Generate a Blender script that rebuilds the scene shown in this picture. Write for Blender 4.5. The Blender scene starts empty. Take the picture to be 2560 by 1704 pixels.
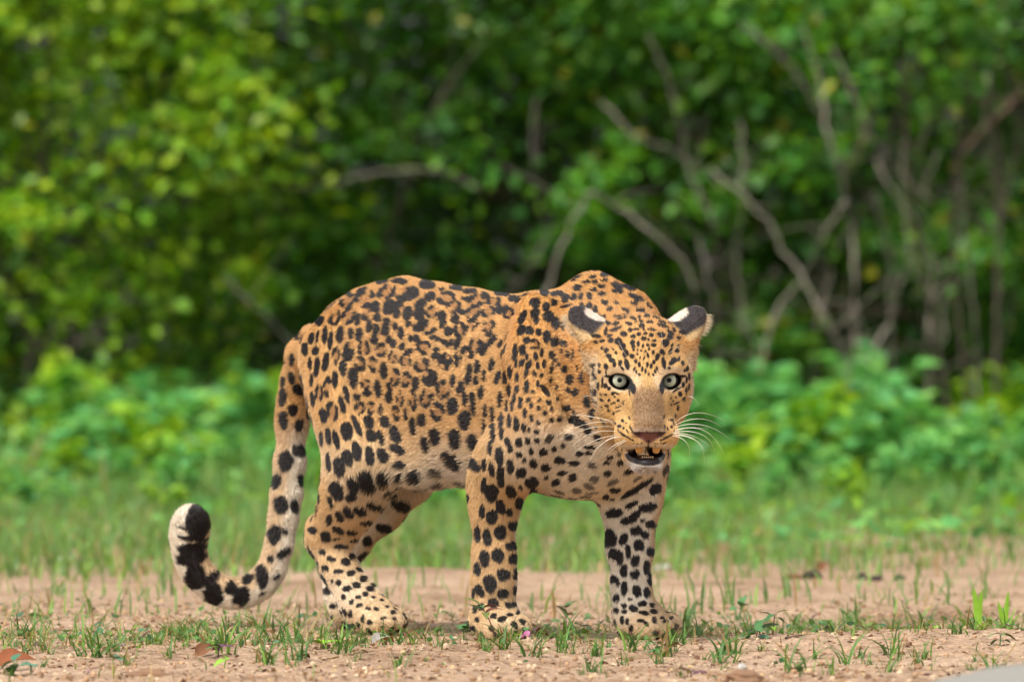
import bpy, bmesh, math, random
import numpy as np
from mathutils import Vector, Matrix, kdtree

# ------------------------------------------------------------------ camera, sky, sun, exposure
scene = bpy.context.scene
C = scene.collection
rad = math.radians

cam_data = bpy.data.cameras.new('camera')
cam = bpy.data.objects.new('camera', cam_data)
C.objects.link(cam)
cam.location = (0.0, -16.0, 0.75)
cam.rotation_euler = (rad(90 - 0.7725), 0, 0)
cam_data.sensor_width = 36.0
cam_data.lens = 315.0
cam_data.clip_start = 0.5
cam_data.clip_end = 400.0
cam_data.dof.use_dof = True
cam_data.dof.focus_distance = 15.68
cam_data.dof.aperture_fstop = 5.0
scene.camera = cam

SUN_EL, SUN_AZ = 58.0, 212.0          # soft high light from over the camera's left shoulder
world = bpy.data.worlds.new('World')
scene.world = world
world.use_nodes = True
wn, wl = world.node_tree.nodes, world.node_tree.links
wn.clear()
sky = wn.new('ShaderNodeTexSky')
sky.sky_type = 'NISHITA'
sky.sun_disc = False
sky.sun_elevation = rad(SUN_EL)
sky.sun_rotation = rad(SUN_AZ)
sky.dust_density = 4.0
sky.ozone_density = 1.0
desat = wn.new('ShaderNodeHueSaturation')      # thin cloud: the sky is nearly white
desat.inputs['Saturation'].default_value = 0.28
bg = wn.new('ShaderNodeBackground')
bg.inputs['Strength'].default_value = 0.125
wo = wn.new('ShaderNodeOutputWorld')
wl.new(sky.outputs[0], desat.inputs['Color'])
wl.new(desat.outputs[0], bg.inputs['Color'])
wl.new(bg.outputs[0], wo.inputs['Surface'])

sun_data = bpy.data.lights.new('sun', 'SUN')
sun_data.energy = 1.5
sun_data.angle = rad(12)
sun_data.color = (1.0, 0.95, 0.86)
sun = bpy.data.objects.new('sun', sun_data)
C.objects.link(sun)
# sun_rotation is measured clockwise from +Y; the lamp points from the sun to the scene
_el, _az = rad(SUN_EL), rad(SUN_AZ)
to_sun = Vector((math.sin(_az) * math.cos(_el), math.cos(_az) * math.cos(_el), math.sin(_el)))
sun.rotation_euler = to_sun.to_track_quat('Z', 'Y').to_euler()

scene.view_settings.view_transform = 'Standard'
scene.view_settings.look = 'None'
scene.view_settings.gamma = 1.0
scene.view_settings.use_curve_mapping = False
scene.view_settings.exposure = 0.92
scene.cycles.use_denoising = True
scene.cycles.denoiser = 'OPENIMAGEDENOISE'
scene.cycles.max_bounces = 6
scene.cycles.diffuse_bounces = 3
scene.cycles.glossy_bounces = 2
scene.cycles.transmission_bounces = 3
scene.cycles.transparent_max_bounces = 6
scene.cycles.sample_clamp_indirect = 5.0

rng = np.random.default_rng(7)

# ------------------------------------------------------------------ helpers
def tag(o, label=None, category=None, group=None, kind=None):
    for k, v in (('label', label), ('category', category), ('group', group), ('kind', kind)):
        if v is not None:
            o[k] = v
    return o

def empty(name, loc=(0, 0, 0), rz=0.0, size=0.1):
    o = bpy.data.objects.new(name, None)
    o.empty_display_size = size
    o.location = loc
    o.rotation_euler = (0, 0, rz)
    C.objects.link(o)
    return o

def mesh_np(name, V, F, smooth=True):
    """V (n,3); F (m,3) or (m,4) int arrays, or a list of such arrays"""
    if not isinstance(F, (list, tuple)):
        F = [F]
    F = [np.asarray(f, dtype=np.int32) for f in F if len(f)]
    V = np.asarray(V, dtype=np.float32)
    me = bpy.data.meshes.new(name)
    me.vertices.add(len(V))
    me.vertices.foreach_set('co', V.ravel())
    nl = sum(f.size for f in F)
    npoly = sum(len(f) for f in F)
    me.loops.add(nl)
    me.polygons.add(npoly)
    me.loops.foreach_set('vertex_index', np.concatenate([f.ravel() for f in F]))
    tot = np.concatenate([np.full(len(f), f.shape[1], np.int32) for f in F])
    start = np.concatenate([[0], np.cumsum(tot)[:-1]]).astype(np.int32)
    me.polygons.foreach_set('loop_start', start)
    me.polygons.foreach_set('use_smooth', np.full(npoly, smooth, dtype=bool))
    me.update(calc_edges=True)
    me.validate()
    return me

def obj(name, me, mat=None, parent=None, loc=None):
    o = bpy.data.objects.new(name, me)
    C.objects.link(o)
    if mat is not None and not me.materials:
        me.materials.append(mat)
    if parent is not None:
        o.parent = parent
    if loc is not None:
        o.location = loc
    return o

def vcol(me, name, col):
    """col (nverts,3) linear colour per vertex"""
    a = me.attributes.new(name, 'FLOAT_COLOR', 'POINT')
    c = np.ones((len(me.vertices), 4), np.float32)
    c[:, :3] = col
    a.data.foreach_set('color', c.ravel())

def at(px, py, Y=0.0):
    """a point of the photograph (pixels of 2560x1704) at the distance Y behind the leopard's shoulders"""
    k = (16.0 + Y) / 16.0 / 1400.0
    return np.array([(px - 1280.0) * k, Y, 0.75 - (py - 550.0) * k])

def smooth01(x, a, b):
    t = np.clip((x - a) / (b - a), 0, 1)
    return t * t * (3 - 2 * t)

_perm = np.random.default_rng(3).random(65536).astype(np.float32)
def vnoise(P, scale, seed=0):
    """value noise, 0..1, P (n,3)"""
    Q = np.asarray(P, np.float32) * scale + 1000.0 + seed * 17.3
    I = np.floor(Q).astype(np.int64)
    f = Q - I
    f = f * f * (3 - 2 * f)
    def h(dx, dy, dz):
        n = (I[:, 0] + dx) * 73856093 ^ (I[:, 1] + dy) * 19349663 ^ (I[:, 2] + dz) * 83492791
        return _perm[n & 65535]
    x0 = h(0,0,0) * (1-f[:,0]) + h(1,0,0) * f[:,0]
    x1 = h(0,1,0) * (1-f[:,0]) + h(1,1,0) * f[:,0]
    x2 = h(0,0,1) * (1-f[:,0]) + h(1,0,1) * f[:,0]
    x3 = h(0,1,1) * (1-f[:,0]) + h(1,1,1) * f[:,0]
    y0 = x0 * (1-f[:,1]) + x1 * f[:,1]
    y1 = x2 * (1-f[:,1]) + x3 * f[:,1]
    return y0 * (1-f[:,2]) + y1 * f[:,2]

def fnoise(P, scale, octaves=3, seed=0):
    out, amp, tot = 0, 1.0, 0
    for i in range(octaves):
        out = out + amp * vnoise(P, scale * 2.03 ** i, seed + i * 5)
        tot += amp
        amp *= 0.5
    return out / tot

def new_mat(name):
    m = bpy.data.materials.new(name)
    m.use_nodes = True
    nt = m.node_tree
    b = nt.nodes['Principled BSDF']
    return m, nt, b

def plain_mat(name, col, rough=0.7, spec=0.3, var=0.0, vscale=30.0, bump=0.0):
    m, nt, b = new_mat(name)
    b.inputs['Base Color'].default_value = (*col, 1)
    b.inputs['Roughness'].default_value = rough
    b.inputs['Specular IOR Level'].default_value = spec
    if var or bump:
        tc = nt.nodes.new('ShaderNodeTexCoord')
        nz = nt.nodes.new('ShaderNodeTexNoise')
        nz.inputs['Scale'].default_value = vscale
        nz.inputs['Detail'].default_value = 5
        nt.links.new(tc.outputs['Object'], nz.inputs['Vector'])
        if var:
            mx = nt.nodes.new('ShaderNodeMix')
            mx.data_type = 'RGBA'
            mx.inputs[6].default_value = (*[c * (1 - var) for c in col], 1)
            mx.inputs[7].default_value = (*[min(1, c * (1 + var)) for c in col], 1)
            nt.links.new(nz.outputs['Fac'], mx.inputs[0])
            nt.links.new(mx.outputs[2], b.inputs['Base Color'])
        if bump:
            bp = nt.nodes.new('ShaderNodeBump')
            bp.inputs['Strength'].default_value = bump
            bp.inputs['Distance'].default_value = 0.01
            nt.links.new(nz.outputs['Fac'], bp.inputs['Height'])
            nt.links.new(bp.outputs[0], b.inputs['Normal'])
    return m

def attr_mat(name, attr, rough=0.6, spec=0.3, translucent=0.0, sss=0.0):
    m, nt, b = new_mat(name)
    a = nt.nodes.new('ShaderNodeAttribute')
    a.attribute_name = attr
    nt.links.new(a.outputs['Color'], b.inputs['Base Color'])
    b.inputs['Roughness'].default_value = rough
    b.inputs['Specular IOR Level'].default_value = spec
    if translucent:
        tr = nt.nodes.new('ShaderNodeBsdfTranslucent')
        hs = nt.nodes.new('ShaderNodeHueSaturation')
        hs.inputs['Hue'].default_value = 0.485
        hs.inputs['Saturation'].default_value = 1.1
        hs.inputs['Value'].default_value = 1.5
        nt.links.new(a.outputs['Color'], hs.inputs['Color'])
        nt.links.new(hs.outputs[0], tr.inputs['Color'])
        mx = nt.nodes.new('ShaderNodeMixShader')
        mx.inputs[0].default_value = translucent
        nt.links.new(b.outputs[0], mx.inputs[1])
        nt.links.new(tr.outputs[0], mx.inputs[2])
        nt.links.new(mx.outputs[0], nt.nodes['Material Output'].inputs['Surface'])
    return m

from mathutils.bvhtree import BVHTree
FUR_N = 300000
# ================================================================== GROUND
def gnd(x, y):
    """height of the ground"""
    x = np.asarray(x, float); y = np.asarray(y, float)
    P = np.stack([x.ravel(), y.ravel(), np.zeros(x.size)], 1)
    far = smooth01(np.abs(P[:, 1]), 0.9, 2.5)
    h = (fnoise(P, 1.6, 2, 1) - 0.5) * (0.012 + 0.05 * far)
    h += 0.034 * np.exp(-((P[:, 0] - 0.80) / 0.42) ** 2 - ((P[:, 1] + 0.30) / 0.40) ** 2)     # low mound on the right
    h -= 0.030 * np.exp(-((P[:, 0] - 0.9) / 0.7) ** 2 - ((P[:, 1] - 0.75) / 0.5) ** 2)
    h += 0.012 * np.exp(-((P[:, 0] + 0.50) / 0.45) ** 2 - ((P[:, 1] + 0.55) / 0.25) ** 2)
    h += 0.25 * smooth01(P[:, 1], 10.5, 16)
    near = smooth01(np.abs(P[:, 1] + 0.4), 3.0, 1.5) * smooth01(np.abs(P[:, 0]), 2.0, 1.4)
    h += near * ((fnoise(P, 17, 3, 8) - 0.5) * 0.016 + (fnoise(P, 70, 2, 9) - 0.5) * 0.006)
    return h.reshape(x.shape)

def graded(a, b, fine_a, fine_b, fine, grow=1.22):
    v = list(np.arange(fine_a, fine_b, fine))
    st, x = fine, v[-1]
    while x < b:
        st = min(st * grow, 8.0); x += st; v.append(x)
    st, x, l = fine, v[0], []
    while x > a:
        st = min(st * grow, 8.0); x -= st; l.append(x)
    return np.array(l[::-1] + v)
gx = graded(-60, 60, -1.15, 1.15, 0.0075)
gy = graded(-25, 90, -1.75, 1.2, 0.0085, 1.06)
GX, GY = np.meshgrid(gx, gy, indexing='ij')
GZ = gnd(GX, GY)
nxg, nyg = GX.shape
idx = np.arange(nxg * nyg).reshape(nxg, nyg)
gq = np.stack([idx[:-1, :-1], idx[1:, :-1], idx[1:, 1:], idx[:-1, 1:]], -1).reshape(-1, 4)
gme = mesh_np('ground', np.stack([GX, GY, GZ], -1).reshape(-1, 3), gq)

mg, nt, bs = new_mat('dry_sandy_soil')
N_, L_ = nt.nodes, nt.links
geo = N_.new('ShaderNodeNewGeometry')
def noise(scale, detail=5, rough=0.55):
    n = N_.new('ShaderNodeTexNoise')
    n.inputs['Scale'].default_value = scale; n.inputs['Detail'].default_value = detail; n.inputs['Roughness'].default_value = rough
    L_.new(geo.outputs['Position'], n.inputs['Vector'])
    return n
def ramp(src, stops):
    r = N_.new('ShaderNodeValToRGB')
    while len(r.color_ramp.elements) < len(stops):
        r.color_ramp.elements.new(0.5)
    for e, (p, c) in zip(r.color_ramp.elements, stops):
        e.position = p; e.color = (*c, 1)
    L_.new(src, r.inputs[0])
    return r
n1 = noise(3.0, 6); n2 = noise(42, 6, 0.7); n3 = noise(190, 3, 0.6)
c1 = ramp(n1.outputs['Fac'], [(0.30, (0.27, 0.172, 0.108)), (0.48, (0.41, 0.280, 0.188)), (0.72, (0.50, 0.360, 0.255))])
c2 = ramp(n2.outputs['Fac'], [(0.30, (0.42, 0.36, 0.31)), (0.52, (1.0, 1.0, 1.0)), (0.72, (1.30, 1.24, 1.14))])
c3 = ramp(n3.outputs['Fac'], [(0.30, (0.62, 0.58, 0.54)), (0.55, (1.0, 1.0, 1.0)), (0.75, (1.22, 1.2, 1.15))])
def mul(a, b):
    m = N_.new('ShaderNodeMix'); m.data_type = 'RGBA'; m.blend_type = 'MULTIPLY'; m.inputs[0].default_value = 1.0
    L_.new(a, m.inputs[6]); L_.new(b, m.inputs[7])
    return m.outputs[2]
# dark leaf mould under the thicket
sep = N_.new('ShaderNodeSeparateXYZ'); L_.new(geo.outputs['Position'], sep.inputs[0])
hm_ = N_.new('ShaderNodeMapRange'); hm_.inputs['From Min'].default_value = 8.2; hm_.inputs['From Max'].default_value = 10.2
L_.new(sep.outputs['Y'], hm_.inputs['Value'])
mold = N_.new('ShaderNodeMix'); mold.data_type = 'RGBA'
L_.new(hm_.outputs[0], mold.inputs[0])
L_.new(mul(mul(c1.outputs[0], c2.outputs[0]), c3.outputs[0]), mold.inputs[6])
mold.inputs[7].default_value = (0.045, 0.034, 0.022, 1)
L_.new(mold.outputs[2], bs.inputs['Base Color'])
bs.inputs['Roughness'].default_value = 0.95
bs.inputs['Specular IOR Level'].default_value = 0.1
bp = N_.new('ShaderNodeBump'); bp.inputs['Strength'].default_value = 0.9; bp.inputs['Distance'].default_value = 0.006
L_.new(n2.outputs['Fac'], bp.inputs['Height'])
bp2 = N_.new('ShaderNodeBump'); bp2.inputs['Strength'].default_value = 0.6; bp2.inputs['Distance'].default_value = 0.002
L_.new(n3.outputs['Fac'], bp2.inputs['Height']); L_.new(bp.outputs[0], bp2.inputs['Normal'])
L_.new(bp2.outputs[0], bs.inputs['Normal'])
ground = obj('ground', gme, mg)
tag(ground, 'bare pinkish tan sandy soil with small clods, running back under the grass', 'ground', kind='structure')

def gz(x, y):
    return float(gnd(np.array([x]), np.array([y]))[0])

def on_ground(px, py):
    """where a point of the photograph meets the level ground"""
    d = 16.0 * 1050.0 / (py - 550.0)
    Y = d - 16.0
    k = d / 16.0 / 1400.0
    return (px - 1280.0) * k, Y

# ------------------------------------------------------------------ blades, leaves, tubes
def blades(X, Y, Z, L, Wd, lean, az, col, r, seg=3):
    """curved tapering grass blades: returns V, quads, tris, vertex colours"""
    n = len(X)
    ts = np.linspace(0, 1, seg + 1)
    dx, dy = np.cos(az), np.sin(az)
    sx, sy = -dy, dx
    tw = r.uniform(-0.6, 0.6, n)
    V = np.empty((n, 2 * seg + 1, 3), np.float32)
    for i, q in enumerate(ts):
        out = lean * q * q * L
        up = L * (q - 0.45 * lean * q * q)
        cx, cy, cz = X + dx * out, Y + dy * out, Z + up - 0.006
        if i < seg:
            w = Wd * (1.0 - 0.75 * q ** 1.6) * (0.6 + 0.4 * min(1, q * 4)) * 0.5
            ex, ey, ez = sx * w * np.cos(tw) + dx * w * np.sin(tw), sy * w * np.cos(tw) + dy * w * np.sin(tw), 0.15 * w
            V[:, 2 * i] = np.stack([cx - ex, cy - ey, cz - ez], 1)
            V[:, 2 * i + 1] = np.stack([cx + ex, cy + ey, cz + ez], 1)
        else:
            V[:, 2 * i] = np.stack([cx, cy, cz], 1)
    m = 2 * seg + 1
    base = (np.arange(n) * m)[:, None]
    Q = np.concatenate([base + np.array([[2 * i, 2 * i + 1, 2 * i + 3, 2 * i + 2]]) for i in range(seg - 1)])
    T = base + np.array([[2 * seg - 2, 2 * seg - 1, 2 * seg]])
    cc = np.repeat(col[:, None, :], m, 1)
    return V.reshape(-1, 3), Q, T, cc.reshape(-1, 3)

def grass_obj(name, X, Y, L, Wd, lean, col, r, mat, seg=3, z=None):
    Z = gnd(X, Y) if z is None else z
    V, Q, T, cc = blades(X, Y, Z, L, Wd, lean, r.uniform(0, 2 * math.pi, len(X)), col, r, seg)
    me = mesh_np(name, V, [Q, T])
    vcol(me, 'tint', cc)
    return obj(name, me, mat)

mgrass = attr_mat('grass_blade', 'tint', 0.5, 0.3, translucent=0.3)
mleaf = attr_mat('leaf', 'tint', 0.42, 0.4, translucent=0.35)

def grass_cols(n, r, greens, straw=0.1):
    g = np.array(greens)
    k = r.integers(0, len(g), n)
    c = g[k] * r.uniform(0.7, 1.3, (n, 1))
    s = r.random(n) < straw
    c[s] = np.array([0.34, 0.24, 0.10]) * r.uniform(0.7, 1.3, (s.sum(), 1))
    return c
# ================================================================== GRASS BELT, UNDERGROWTH, THICKET
r = np.random.default_rng(31)
# short grass between the bare strip and the thicket
def density(x, y):
    P = np.stack([x, y, np.zeros(len(x))], 1)
    n = fnoise(P, 1.1, 3, 40)
    n2 = fnoise(P, 4.5, 2, 41)
    rt = smooth01(x + (n - .5) * 0.8, 0.15, 0.7)
    yy = y + (n - .5) * 4.2
    left = smooth01(yy, 1.7, 4.2)
    right = 0.45 * smooth01(yy, 3.2, 4.6) + 0.55 * smooth01(yy, 5.6, 8.6)
    return (left * (1 - rt) + right * rt) * (0.30 + 0.70 * smooth01(n2, 0.36, 0.58))
n = 190000
X, Y = r.uniform(-3.0, 3.0, n), r.uniform(1.0, 12.0, n)
k = r.random(n) < density(X, Y) * 0.85 + 0.07 * smooth01(fnoise(np.stack([X, Y, X * 0], 1), 2.2, 3, 48), 0.35, 0.6)
X, Y = X[k], Y[k]
P = np.stack([X, Y, X * 0], 1)
hf_ = fnoise(P, 0.9, 2, 44)
L = (0.035 + 0.05 * smooth01(Y, 4, 9) + 0.05 * hf_) * r.uniform(0.6, 1.4, len(X))
col = grass_cols(len(X), r, [(0.140, 0.270, 0.050), (0.110, 0.235, 0.055), (0.180, 0.310, 0.060), (0.135, 0.250, 0.085)], 0.10)
go = grass_obj('grass_belt', X, Y, L, r.uniform(0.004, 0.008, len(X)), r.uniform(0.1, 0.8, len(X)), col, r, mgrass)
tag(go, 'short green grass growing between the bare soil and the thicket', 'grass', kind='stuff')

# ---- leaves
def leaf_cloud(Cn, size, az, tilt, roll, col, fold=0.25):
    """ovate leaves, six points each, folded along the midrib; Cn (n,3) stalk ends"""
    n = len(Cn)
    prof = np.array([[0, 0], [0.30, 0.36], [0.68, 0.30], [1, 0], [0.68, -0.30], [0.30, -0.36]])
    d = np.stack([np.cos(az) * np.cos(tilt), np.sin(az) * np.cos(tilt), np.sin(tilt)], 1)
    s0 = np.stack([-np.sin(az), np.cos(az), np.zeros(n)], 1)
    up = np.cross(d, s0)
    s = s0 * np.cos(roll)[:, None] + up * np.sin(roll)[:, None]
    u = np.cross(d, s)
    V = np.empty((n, 6, 3), np.float32)
    for i, (a, b) in enumerate(prof):
        lift = fold * abs(b) - 0.18 * a * a
        V[:, i] = Cn + size[:, None] * (d * a + s * b + u * lift)
    base = (np.arange(n) * 6)[:, None]
    Q = np.concatenate([base + np.array([[0, 1, 2, 3]]), base + np.array([[0, 3, 4, 5]])])
    cc = np.repeat(col[:, None, :], 6, 1).reshape(-1, 3)
    return V.reshape(-1, 3), Q, cc

def tube_np(pts, rad_, n=6):
    pts = np.asarray(pts, float); rad_ = np.asarray(rad_, float)
    t = np.gradient(pts, axis=0); t /= np.linalg.norm(t, axis=1, keepdims=True) + 1e-9
    ref = np.where(np.abs(t[:, 2:3]) > 0.9, np.array([[1.0, 0, 0]]), np.array([[0, 0, 1.0]]))
    u = np.cross(t, ref); u /= np.linalg.norm(u, axis=1, keepdims=True) + 1e-9
    v = np.cross(t, u)
    a = np.arange(n) * 2 * math.pi / n
    V = pts[:, None] + rad_[:, None, None] * (np.cos(a)[None, :, None] * u[:, None] + np.sin(a)[None, :, None] * v[:, None])
    m = len(pts)
    i = np.arange(m - 1)[:, None] * n; j = np.arange(n)[None]
    Q = np.stack([i + j, i + (j + 1) % n, i + n + (j + 1) % n, i + n + j], -1).reshape(-1, 4)
    return V.reshape(-1, 3), Q

def spline(pts, m):
    """smooth curve through pts (rows of any width)"""
    pts = np.asarray(pts, float)
    n = len(pts)
    P = np.concatenate([[2 * pts[0] - pts[1]], pts, [2 * pts[-1] - pts[-2]]])
    out = []
    for q in np.linspace(0, n - 1, m):
        i = min(int(q), n - 2); t = q - i
        p0, p1, p2, p3 = P[i], P[i + 1], P[i + 2], P[i + 3]
        out.append(0.5 * ((2 * p1) + (-p0 + p2) * t + (2 * p0 - 5 * p1 + 4 * p2 - p3) * t * t + (-p0 + 3 * p1 - 3 * p2 + p3) * t ** 3))
    return np.array(out)

def join(parts):
    V, Q, o = [], [], 0
    for v, q in parts:
        V.append(v); Q.append(q + o); o += len(v)
    return np.concatenate(V), np.concatenate(Q)

mbark = plain_mat('grey_bark', (0.110, 0.092, 0.078), 0.85, 0.2, 0.35, 14, 0.5)
mtwig = plain_mat('pale_twig', (0.240, 0.205, 0.165), 0.8, 0.2, 0.30, 10, 0.4)
mbrown = plain_mat('brown_bark', (0.17, 0.105, 0.080), 0.85, 0.2, 0.3, 10, 0.4)

mdark = plain_mat('dark_bark', (0.070, 0.055, 0.042), 0.9, 0.1, 0.3, 10, 0.4)
GREENS = {  # bright is raised for sunlight, dark lowered for shade, both within leaf colour
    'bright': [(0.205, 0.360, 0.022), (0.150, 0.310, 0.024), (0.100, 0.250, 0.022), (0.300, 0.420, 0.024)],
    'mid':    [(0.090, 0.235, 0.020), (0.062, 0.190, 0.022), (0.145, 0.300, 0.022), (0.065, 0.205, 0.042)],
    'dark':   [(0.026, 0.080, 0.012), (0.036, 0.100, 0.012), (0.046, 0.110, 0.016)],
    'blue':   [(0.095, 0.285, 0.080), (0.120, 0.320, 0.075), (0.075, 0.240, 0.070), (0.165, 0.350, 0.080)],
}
def shrub(name, label, x, y, width, depth, z0, z1, clumps, per, size, tone, seed, category='shrub', group='shrubs of the thicket', stems=7, front=0.0, twigs=True, back=0.0, bark=None):
    r = np.random.default_rng(seed)
    root = empty(name, (x, y, gz(x, y)))
    tag(root, label, category, group)
    # clump centres spread through the crown, uneven
    cc = []
    while len(cc) < clumps:
        q = r.uniform(-1, 1, 3)
        if (q ** 2).sum() < 1.0 or r.random() < 0.25:
            cc.append((q[0] * width, q[1] * depth - front * abs(q[0]) * 0, (z0 + z1) / 2 + q[2] * (z1 - z0) / 2))
    cc = np.array(cc)
    st = []
    for i in range(stems):
        tgt = cc[r.integers(len(cc))]
        b = np.array([r.normal(0, width * 0.22), r.normal(0, min(0.3, depth * 0.2)) + back, -0.05])
        mid = (b + tgt) / 2 + r.normal(0, 0.10, 3) + np.array([0, 0, 0.12])
        st.append(tube_np(spline([b, mid, tgt], 9), np.linspace(r.uniform(0.008, 0.014), 0.004, 9), 6))
        if twigs:
            for _ in range(3):
                t2 = cc[r.integers(len(cc))]
                st.append(tube_np(spline([mid, (mid + t2) / 2 + r.normal(0, 0.08, 3), t2], 7), np.linspace(0.005, 0.002, 7), 5))
    V, Q = join(st)
    obj('trunk', mesh_np('trunk', V, Q), bark or mbark, root)
    per = int(per * 1.5); size = size * 0.84
    N = clumps * per
    spread = (0.085 + 0.09 * r.random(clumps)) * (width + depth) * 0.5
    ci = np.repeat(np.arange(clumps), per)
    Pn = cc[ci] + r.normal(0, 1, (N, 3)) * spread[ci, None] * np.array([1.15, 1, 0.9])
    Pn[:, 2] = np.maximum(Pn[:, 2], 0.03)
    g = np.array(GREENS[tone])
    col = g[r.integers(0, len(g), N)] * r.uniform(0.7, 1.35, (N, 1)) * r.uniform(0.50, 1.45, clumps)[ci, None]  # wide tone spread per clump puts shaded pockets into the leaf colour
    yl = r.random(N) < 0.02
    col[yl] = np.array([0.36, 0.34, 0.03])
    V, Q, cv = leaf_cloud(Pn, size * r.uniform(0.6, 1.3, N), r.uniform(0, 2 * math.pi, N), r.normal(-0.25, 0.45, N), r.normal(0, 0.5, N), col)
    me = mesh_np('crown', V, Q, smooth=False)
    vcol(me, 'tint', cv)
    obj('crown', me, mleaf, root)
    return root

SH = [
 # name, label, x, y, half width, half depth, z0, z1, clumps, leaves each, leaf size, tone
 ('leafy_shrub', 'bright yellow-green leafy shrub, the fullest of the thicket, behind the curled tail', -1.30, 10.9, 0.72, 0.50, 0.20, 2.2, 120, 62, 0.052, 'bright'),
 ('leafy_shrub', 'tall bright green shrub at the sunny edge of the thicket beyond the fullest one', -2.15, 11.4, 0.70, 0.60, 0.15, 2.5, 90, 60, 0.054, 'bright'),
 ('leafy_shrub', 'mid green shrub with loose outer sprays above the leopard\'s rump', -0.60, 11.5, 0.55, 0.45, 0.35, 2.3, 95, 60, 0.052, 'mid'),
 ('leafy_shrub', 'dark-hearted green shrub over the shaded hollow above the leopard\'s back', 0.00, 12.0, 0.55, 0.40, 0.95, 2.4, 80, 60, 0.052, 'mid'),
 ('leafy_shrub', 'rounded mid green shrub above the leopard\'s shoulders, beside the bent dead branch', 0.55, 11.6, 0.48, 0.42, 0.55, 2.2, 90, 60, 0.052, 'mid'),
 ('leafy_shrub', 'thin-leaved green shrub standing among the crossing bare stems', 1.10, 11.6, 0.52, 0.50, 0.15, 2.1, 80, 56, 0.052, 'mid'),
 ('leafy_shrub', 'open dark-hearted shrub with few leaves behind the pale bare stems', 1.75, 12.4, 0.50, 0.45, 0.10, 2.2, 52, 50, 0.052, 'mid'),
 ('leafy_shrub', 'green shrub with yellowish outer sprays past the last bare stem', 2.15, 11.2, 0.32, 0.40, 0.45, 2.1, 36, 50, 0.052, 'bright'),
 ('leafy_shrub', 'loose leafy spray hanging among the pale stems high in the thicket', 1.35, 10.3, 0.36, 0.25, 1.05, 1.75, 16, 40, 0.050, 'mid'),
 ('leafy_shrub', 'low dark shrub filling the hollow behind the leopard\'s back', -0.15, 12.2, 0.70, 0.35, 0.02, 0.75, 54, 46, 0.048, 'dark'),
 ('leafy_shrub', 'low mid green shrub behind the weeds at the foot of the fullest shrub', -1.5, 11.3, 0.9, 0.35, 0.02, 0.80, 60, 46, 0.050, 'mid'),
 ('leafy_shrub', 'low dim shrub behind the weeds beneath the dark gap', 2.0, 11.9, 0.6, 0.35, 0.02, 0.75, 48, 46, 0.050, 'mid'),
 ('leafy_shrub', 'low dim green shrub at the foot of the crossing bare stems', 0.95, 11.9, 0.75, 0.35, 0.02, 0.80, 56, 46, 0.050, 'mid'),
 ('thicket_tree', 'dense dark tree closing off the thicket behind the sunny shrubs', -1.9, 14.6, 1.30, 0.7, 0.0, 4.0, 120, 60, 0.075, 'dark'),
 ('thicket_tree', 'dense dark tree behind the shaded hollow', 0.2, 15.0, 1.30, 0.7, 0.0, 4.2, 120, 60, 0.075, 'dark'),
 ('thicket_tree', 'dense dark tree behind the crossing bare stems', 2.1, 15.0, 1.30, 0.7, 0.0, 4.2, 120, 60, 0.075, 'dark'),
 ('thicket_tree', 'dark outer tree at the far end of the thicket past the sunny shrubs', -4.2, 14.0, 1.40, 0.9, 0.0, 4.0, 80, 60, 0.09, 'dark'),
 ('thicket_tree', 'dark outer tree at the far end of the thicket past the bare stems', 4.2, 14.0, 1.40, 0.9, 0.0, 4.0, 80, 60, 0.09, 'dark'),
 ('canopy_tree', 'spreading tree whose high branches roof the shaded hollow of the thicket', 0.4, 13.6, 1.5, 2.4, 2.45, 4.2, 130, 70, 0.10, 'mid'),  # this and the next two: added crowns above the view, shading the thicket
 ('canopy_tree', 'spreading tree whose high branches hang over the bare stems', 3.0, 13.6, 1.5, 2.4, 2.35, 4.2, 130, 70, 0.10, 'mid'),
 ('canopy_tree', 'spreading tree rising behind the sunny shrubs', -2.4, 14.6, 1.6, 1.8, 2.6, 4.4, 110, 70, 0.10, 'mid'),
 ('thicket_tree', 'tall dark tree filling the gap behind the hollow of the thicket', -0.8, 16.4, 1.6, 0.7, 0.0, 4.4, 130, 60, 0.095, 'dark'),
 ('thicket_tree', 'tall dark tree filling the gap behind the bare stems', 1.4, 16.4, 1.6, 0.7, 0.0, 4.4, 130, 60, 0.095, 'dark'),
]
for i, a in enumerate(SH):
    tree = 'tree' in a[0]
    shrub(*a, seed=100 + i, category='tree' if tree else 'shrub', group='trees closing the thicket' if tree else 'shrubs of the thicket', stems=5 if tree else 4, back=3.2 if 'canopy' in a[0] else 0.0, bark=mdark)

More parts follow.
